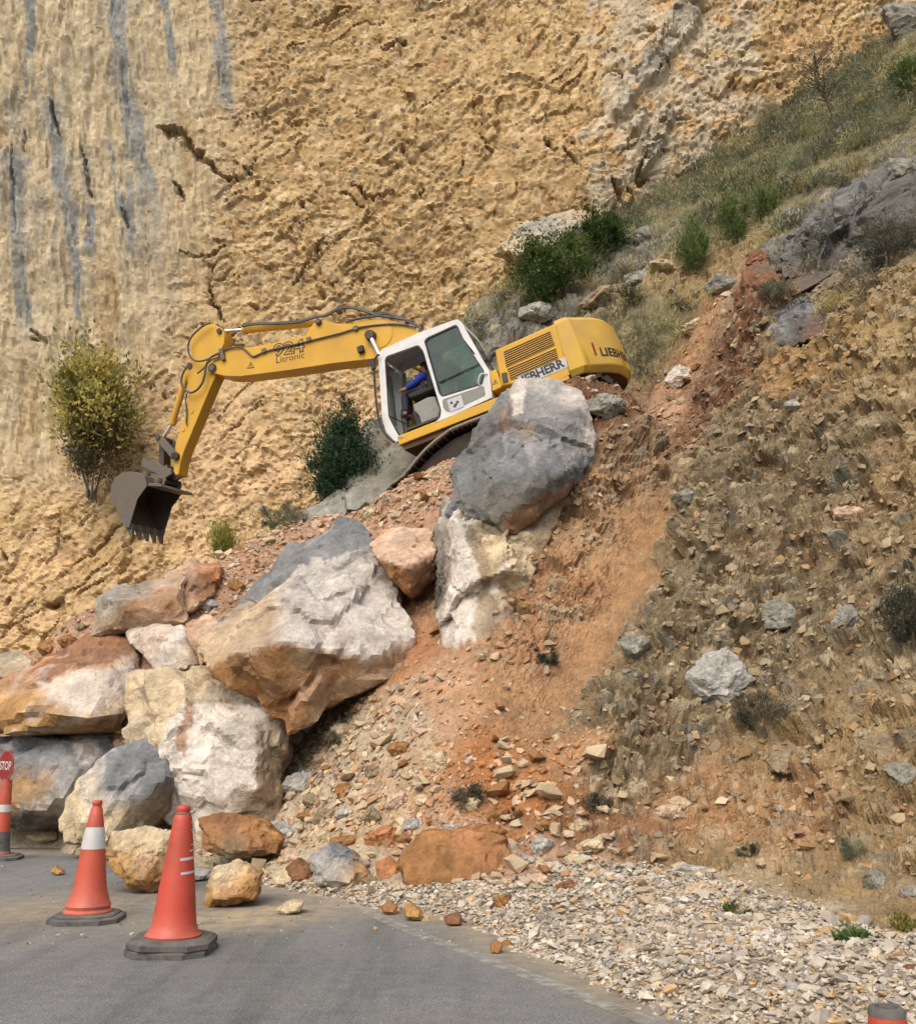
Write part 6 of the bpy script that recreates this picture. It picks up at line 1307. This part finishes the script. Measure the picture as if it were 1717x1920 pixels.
# ------------------------------------------------------------------ the driver
M['jacket'] = mat_plain('blue_jacket', C(34, 60, 160, .8), .85, scale=8); M['skin'] = mat_plain('skin', C(190, 140, 110, .7), .6, scale=10, fade=.05); M['hair'] = mat_plain('dark_hair', (.02, .015, .012), .8, scale=20); M['trousers'] = mat_plain('dark_trousers', (.03, .035, .05), .9, scale=8)
def skin_mesh(name, V, E, Rr, mat, parent, root=0, sub=2):
    me = bpy.data.meshes.new(name); me.from_pydata([tuple(v) for v in V], E, []); o = bpy.data.objects.new(name, me); COL.objects.link(o)
    bm = bmesh.new(); bm.from_mesh(me); ly = bm.verts.layers.skin.verify(); bm.verts.ensure_lookup_table()
    for v, q in zip(bm.verts, Rr): v[ly].radius = (q, q) if not hasattr(q, '__len__') else q
    bm.verts[root][ly].use_root = True; bm.to_mesh(me); bm.free()
    o.modifiers.new('skin', 'SKIN'); s = o.modifiers.new('sub', 'SUBSURF'); s.levels = s.render_levels = sub
    dg = bpy.context.evaluated_depsgraph_get(); m2 = bpy.data.meshes.new_from_object(o.evaluated_get(dg)); o.modifiers.clear(); o.data = m2; m2.materials.clear(); m2.materials.append(mat)
    m2.polygons.foreach_set('use_smooth', np.full(len(m2.polygons), True))
    if parent is not None: o.parent = parent
    return o
hx, hz_ = mach(796, 694, .74)
hipx, hipz = sx - .02, sz + .08
PR = empty('person', MM @ Matrix.Translation((hipx, .74, hipz)), 'driver in a blue jacket sitting in the excavator cab', 'person')
def pv(x, y, z): return (x, y, z)
T_ = (hx - hipx, hz_ - hipz); hh = T_[1]
V = [(0, 0, 0), (-.02, 0, hh * .32), (-.0, 0, hh * .60), (T_[0] * .6, 0, hh * .80), (T_[0], 0, hh * .98), (T_[0] + .02, 0, hh + .10),
     (.0, .17, hh * .62), (.12, .22, hh * .30), (.36, .20, hh * .20), (.43, .19, hh * .20), (.0, -.17, hh * .62), (.12, -.22, hh * .30), (.36, -.20, hh * .20), (.43, -.19, hh * .20),
     (.06, .1, -.02), (.44, .12, .05), (.52, .12, -.38), (.64, .12, -.42), (.06, -.1, -.02), (.44, -.12, .05), (.52, -.12, -.38), (.64, -.12, -.42)]
E_ = [(0, 1), (1, 2), (2, 3), (3, 4), (4, 5), (2, 6), (6, 7), (7, 8), (8, 9), (2, 10), (10, 11), (11, 12), (12, 13), (0, 14), (14, 15), (15, 16), (16, 17), (0, 18), (18, 19), (19, 20), (20, 21)]
Rr = [.13, .12, .13, .055, .085, .075, .065, .048, .034, .036, .065, .048, .034, .036, .09, .065, .05, .045, .09, .065, .05, .045]
for s, w_ in ((1, 9), (-1, 13)):
    for k in range(5):
        a = V[w_]; off = (k - 2) * .019
        p1 = (a[0] + .055, a[1] + off, a[2] + .005 if k else a[2] - .01); p2 = (a[0] + .085 - .004 * abs(k - 2), a[1] + off * 1.1, a[2] - .03); 
        if k == (0 if s > 0 else 4): p1 = (a[0] + .02, a[1] - s * .05, a[2]); p2 = (a[0] + .05, a[1] - s * .055, a[2] - .02)
        i = len(V); V += [p1, p2]; E_ += [(w_, i), (i, i + 1)]; Rr += [.010, .008]
body = skin_mesh('body', V, E_, Rr, M['skin'], PR)
JV = [V[0], V[1], V[2], (T_[0] * .4, 0, hh * .74), V[6], V[7], V[8], V[10], V[11], V[12]]
skin_mesh('jacket', JV, [(0, 1), (1, 2), (2, 3), (2, 4), (4, 5), (5, 6), (2, 7), (7, 8), (8, 9)], [.165, .155, .16, .09, .09, .07, .055, .09, .07, .055], M['jacket'], PR)
skin_mesh('trousers', [V[0], V[14], V[15], V[16], V[18], V[19], V[20]], [(0, 1), (1, 2), (2, 3), (0, 4), (4, 5), (5, 6)], [.15, .11, .085, .07, .11, .085, .07], M['trousers'], PR)
skin_mesh('shoe', [V[16], V[17]], [(0, 1)], [.065, .05], M['rubber'], PR); skin_mesh('shoe', [V[20], V[21]], [(0, 1)], [.065, .05], M['rubber'], PR)
ho = MB(); Vh, Fh = ico(3); ho.add([(T_[0] - .012 + .098 * a, .092 * b, hh + .065 + .115 * c) for a, b, c in Vh if True], [tuple(f) for f in Fh if (Vh[f].mean(0)[2] > .05 or Vh[f].mean(0)[0] < -.25) and not (Vh[f].mean(0)[0] > .55 and Vh[f].mean(0)[2] < .6)]); ho.build('hair', M['hair'], PR)
for s in (1, -1):
    MB().add([(T_[0] + .082 + .004 * a, s * .032 + .014 * b, hh + .055 + .008 * c) for a, b, c in ico(2)[0]], [tuple(f) for f in ico(2)[1]]).build('eye', M['hair'], PR)
MB().add([(T_[0] + .10, 0, hh + .02), (T_[0] + .085, .016, hh + .01), (T_[0] + .085, -.016, hh + .01), (T_[0] + .085, 0, hh + .065)], [(0, 1, 2), (0, 3, 1), (0, 2, 3), (1, 3, 2)]).build('nose', M['skin'], PR)

# ------------------------------------------------------------------ cones and the stop sign
def mat_cone(name, col, dirt=.5):
    k = NT(name); co = k.coord(); c = k.mixc(k.ramp(k.noise(co, 7, 6, .7), [(.35, 0.), (.8, dirt)]), col, C(190, 116, 92, .7)); c = k.mixc(k.ramp(k.noise(co, 3.5, 6, .75), [(.48, 0.), (.66, .6)]), c, C(118, 62, 46, .7)); c = k.mixc(k.ramp(k.noise(k.coord('Object', (1, 1, .25)), 14, 6, .8), [(.56, 0.), (.68, .7)]), c, C(150, 96, 76, .7))
    x = k.n('ShaderNodeSeparateXYZ'); k.l(co, x.inputs[0]); mr = k.n('ShaderNodeMapRange'); k.l(x.outputs[2], mr.inputs[0]); mr.inputs[1].default_value = .28; mr.inputs[2].default_value = .05; mr.inputs[3].default_value = 0; mr.inputs[4].default_value = .55
    nz = k.mixc(1., mr.outputs[0], k.ramp(k.noise(co, 12, 5), [(.3, .5), (.7, 1.2)]), 'MULTIPLY'); c = k.mixc(nz, c, C(206, 124, 104, .75))
    sc = k.noise(k.coord('Object', (1, 1, .35)), 40, 3, .8); c = k.mixc(k.ramp(sc, [(.70, 0.), (.75, .5)]), c, C(150, 60, 40))
    k.l(c, k.b.inputs['Base Color']); k.b.inputs['Roughness'].default_value = .55; k.l(k.bump(k.noise(co, 18, 3), .3, .006), k.b.inputs['Normal'])
    return k.m
M['cone'] = mat_cone('faded_orange_plastic', C(200, 82, 56, .75)); M['cone2'] = mat_cone('red_orange_plastic', C(204, 70, 48, .75), .4)
M['band'] = mat_plain('reflective_band', C(206, 208, 206, .85), .4, dirt=.35, dirt_col=C(150, 146, 136, .7), scale=6)
M['base'] = mat_plain('black_rubber_base', C(86, 86, 88, .6), .85, dirt=.5, dirt_col=C(150, 142, 128, .6), scale=6, bump=.004)
M['sign_red'] = mat_plain('sign_red', C(150, 38, 32, .7), .5, dirt=.3, dirt_col=C(150, 90, 76, .6), scale=5)
def octa(w, d, c): return [(w - c, d), (w, d - c), (w, -d + c), (w - c, -d), (-w + c, -d), (-w, -d + c), (-w, d - c), (-w + c, d)]
def oct_slab(mb, w, d, c, z0, z1, inset=.012):
    o = octa(w, d, c); i = octa(w - inset, d - inset, c)
    vs = [(x, y, z0) for x, y in o] + [(x, y, z1 - inset) for x, y in o] + [(x, y, z1) for x, y in i]; n = 8
    return mb.add(vs, [tuple(range(8))[::-1], tuple(range(16, 24))] + [(k * 8 + j, k * 8 + (j + 1) % 8, k * 8 + 8 + (j + 1) % 8, k * 8 + 8 + j) for k in range(2) for j in range(8)])
def cone(label, u, v, Hc, rz, mat, prof, band=None, bases=1, tilt=(0, 0), g=None, w=.262):
    p = ground(u, v); root = empty('traffic_cone', Matrix.Translation(p) @ Matrix.Rotation(rz, 4, 'Z') @ Matrix.Rotation(tilt[0], 4, 'X') @ Matrix.Rotation(tilt[1], 4, 'Y'), label, 'traffic cone')
    b = MB(); oct_slab(b, w, w, w * .42, .0, .045); b.build('base', M['base'], root); z = .047
    if bases > 1: b = MB(); oct_slab(b, w, w, w * .42, .047, .10, .02); o = b.build('base', M['base'], root); o.rotation_euler[2] = R(6); z = .101
    else: b = MB(); oct_slab(b, w * .86, w * .86, w * .36, .046, .065); b.build('base', M['base'], root); z = .066
    bd = MB(); bd.lathe([(r_, z + q * (Hc - z)) for r_, q in prof], 40); body = bd.build('cone_body', mat, root, smooth=50)
    if band:
        pr = np.array(prof); q = np.linspace(*band, 6); bb = MB(); zz = [z + a * (Hc - z) for a in q]; rr = np.interp(q, pr[:, 1], pr[:, 0]) + .002
        n = 40; vs = [(a * math.cos(2 * math.pi * k / n), a * math.sin(2 * math.pi * k / n), h) for a, h in zip(rr, zz) for k in range(n)]
        bb.add(vs, [(i * n + k, i * n + (k + 1) % n, (i + 1) * n + (k + 1) % n, (i + 1) * n + k) for i in range(5) for k in range(n)]).build('reflective_band', M['band'], root)
    return root, z, prof
P1 = [(.185, 0), (.185, .012), (.165, .03), (.168, .05), (.172, .06), (.160, .085), (.128, .2), (.108, .38), (.092, .56), (.078, .69), (.062, .80), (.045, .925), (.036, .935), (.034, .955), (.040, .965), (.038, .99), (.030, 1.0)]
cone('orange cone with a white reflective band and dark rubber base', 163, 1727, .90, .1, M['cone'], P1, (.56, .755))
P2 = [(.178, 0), (.180, .012), (.160, .035), (.142, .10), (.132, .2), (.118, .35), (.100, .52), (.082, .70), (.062, .88), (.055, .925), (.044, .935), (.042, .955), (.045, .962), (.043, .99), (.034, 1.0)]
c2, z2, _ = cone('nearest red orange cone without a band on a doubled rubber base', 322, 1786, .92, -.05, M['cone2'], P2, bases=2, tilt=(0, R(1.0)))
# torn remains of its reflective sleeve and a cord round the neck
def patch(a0, a1, q0, q1, name, mat):
    pr = np.array(P2); n = 6; vs = []
    for q in (q0, (q0 + q1) / 2, q1):
        for k in range(n + 1):
            a = a0 + (a1 - a0) * k / n; q_ = q + .012 * k / n; r_ = np.interp(q_, pr[:, 1], pr[:, 0]) + .0025; vs.append((r_ * math.cos(a), r_ * math.sin(a), z2 + q_ * (.92 - z2)))
    MB().add(vs, [(i * (n + 1) + k, i * (n + 1) + k + 1, (i + 1) * (n + 1) + k + 1, (i + 1) * (n + 1) + k) for i in range(2) for k in range(n)]).build(name, mat, c2)
for a0, a1, q0, q1 in ((-1.1, .2, .47, .49), (-1.2, .1, .575, .597), (-.5, .2, .64, .655), (-.35, .2, .69, .70), (-.3, .25, .80, .812), (-.3, .3, .86, .87)): patch(a0, a1, q0, q1, 'torn_band', M['band'])
zz = z2 + .93 * (.92 - z2); MB().tube([(.047 * math.cos(t), .047 * math.sin(t), zz + .004 * math.sin(3 * t)) for t in np.linspace(0, 2 * math.pi, 24)], .006, 6).build('cord', M['base'], c2); MB().tube([(.045, -.02, zz), (.08, -.05, zz + .01), (.105, -.06, zz + .03)], .004, 5).build('cord', M['base'], c2)
P3 = [(.135, 0), (.135, .02), (.115, .05), (.105, .22), (.10, .30), (.085, .55), (.072, .78), (.06, 1.0)]
c3, z3, _ = cone('orange and white banded cone at the left edge carrying a stop sign', -3, 1612, .95, .15, M['cone'], P3, (.56, .66), w=.26)
pr = np.array(P3); bb = MB(); q = np.linspace(.0, .30, 6); n = 32; vs = [((np.interp(a, pr[:, 1], pr[:, 0]) + .002) * math.cos(2 * math.pi * k / n), (np.interp(a, pr[:, 1], pr[:, 0]) + .002) * math.sin(2 * math.pi * k / n), z3 + a * (.95 - z3)) for a in q for k in range(n)]
bb.add(vs, [(i * n + k, i * n + (k + 1) % n, (i + 1) * n + (k + 1) % n, (i + 1) * n + k) for i in range(5) for k in range(n)]).build('dark_collar', M['base'], c3)
gs_ = ground(-3, 1612); top = gs_ + np.array([-.035, -.0, .95])
SG = empty('stop_sign', Matrix.Translation(top) @ Matrix.Rotation(R(-38), 4, 'Z'), 'red octagonal stop sign paddle standing in the banded cone at the left edge', 'sign')
rr_ = .20; zc = .17
oc = [(rr_ * math.cos(R(22.5 + 45 * k)), zc + rr_ * math.sin(R(22.5 + 45 * k))) for k in range(8)]
MB().prism(oc, -.006, .006).build('sign_plate', M['sign_red'], SG, .002)
oi = [(.94 * x, zc + .94 * (z - zc)) for x, z in oc]; V, F = plate2d(oc, [oi]); solid_plate(V, F, lambda x, z: (x * .985, -.0075, zc + (z - zc) * .985), (0, .0012, 0)).build('sign_border', M['cone'], SG, smooth=0)
V, F = text2d('STOP', .02); MB().add([(-.14 + .28 * x, -.0085, zc - .055 + .11 * y) for x, y in V], F).build('lettering', M['band'], SG, smooth=0)
MB().tube([(0, 0, -.12), (0, 0, .03)], .018, 10).build('handle', M['base'], SG)
# top of a cone at the lower right corner
p = pix(1661, 1888, 2.75); root = empty('traffic_cone', Matrix.Translation((p[0], p[1], hz(p[0:1], p[1:2])[0] + .01)), 'red cone top with a black cap in the lower right corner', 'traffic cone')
Hh = p[2] - root.location.z
b = MB(); oct_slab(b, .2, .2, .08, .0, .05); b.build('base', M['base'], root)
MB().lathe([(.13, .052), (.12, .08), (.046, Hh - .02)], 32).build('cone_body', M['cone2'], root)
MB().lathe([(.0465, Hh - .022), (.045, Hh - .006), (.040, Hh), (.028, Hh), (.026, Hh - .012)], 32).build('cap', M['base'], root)
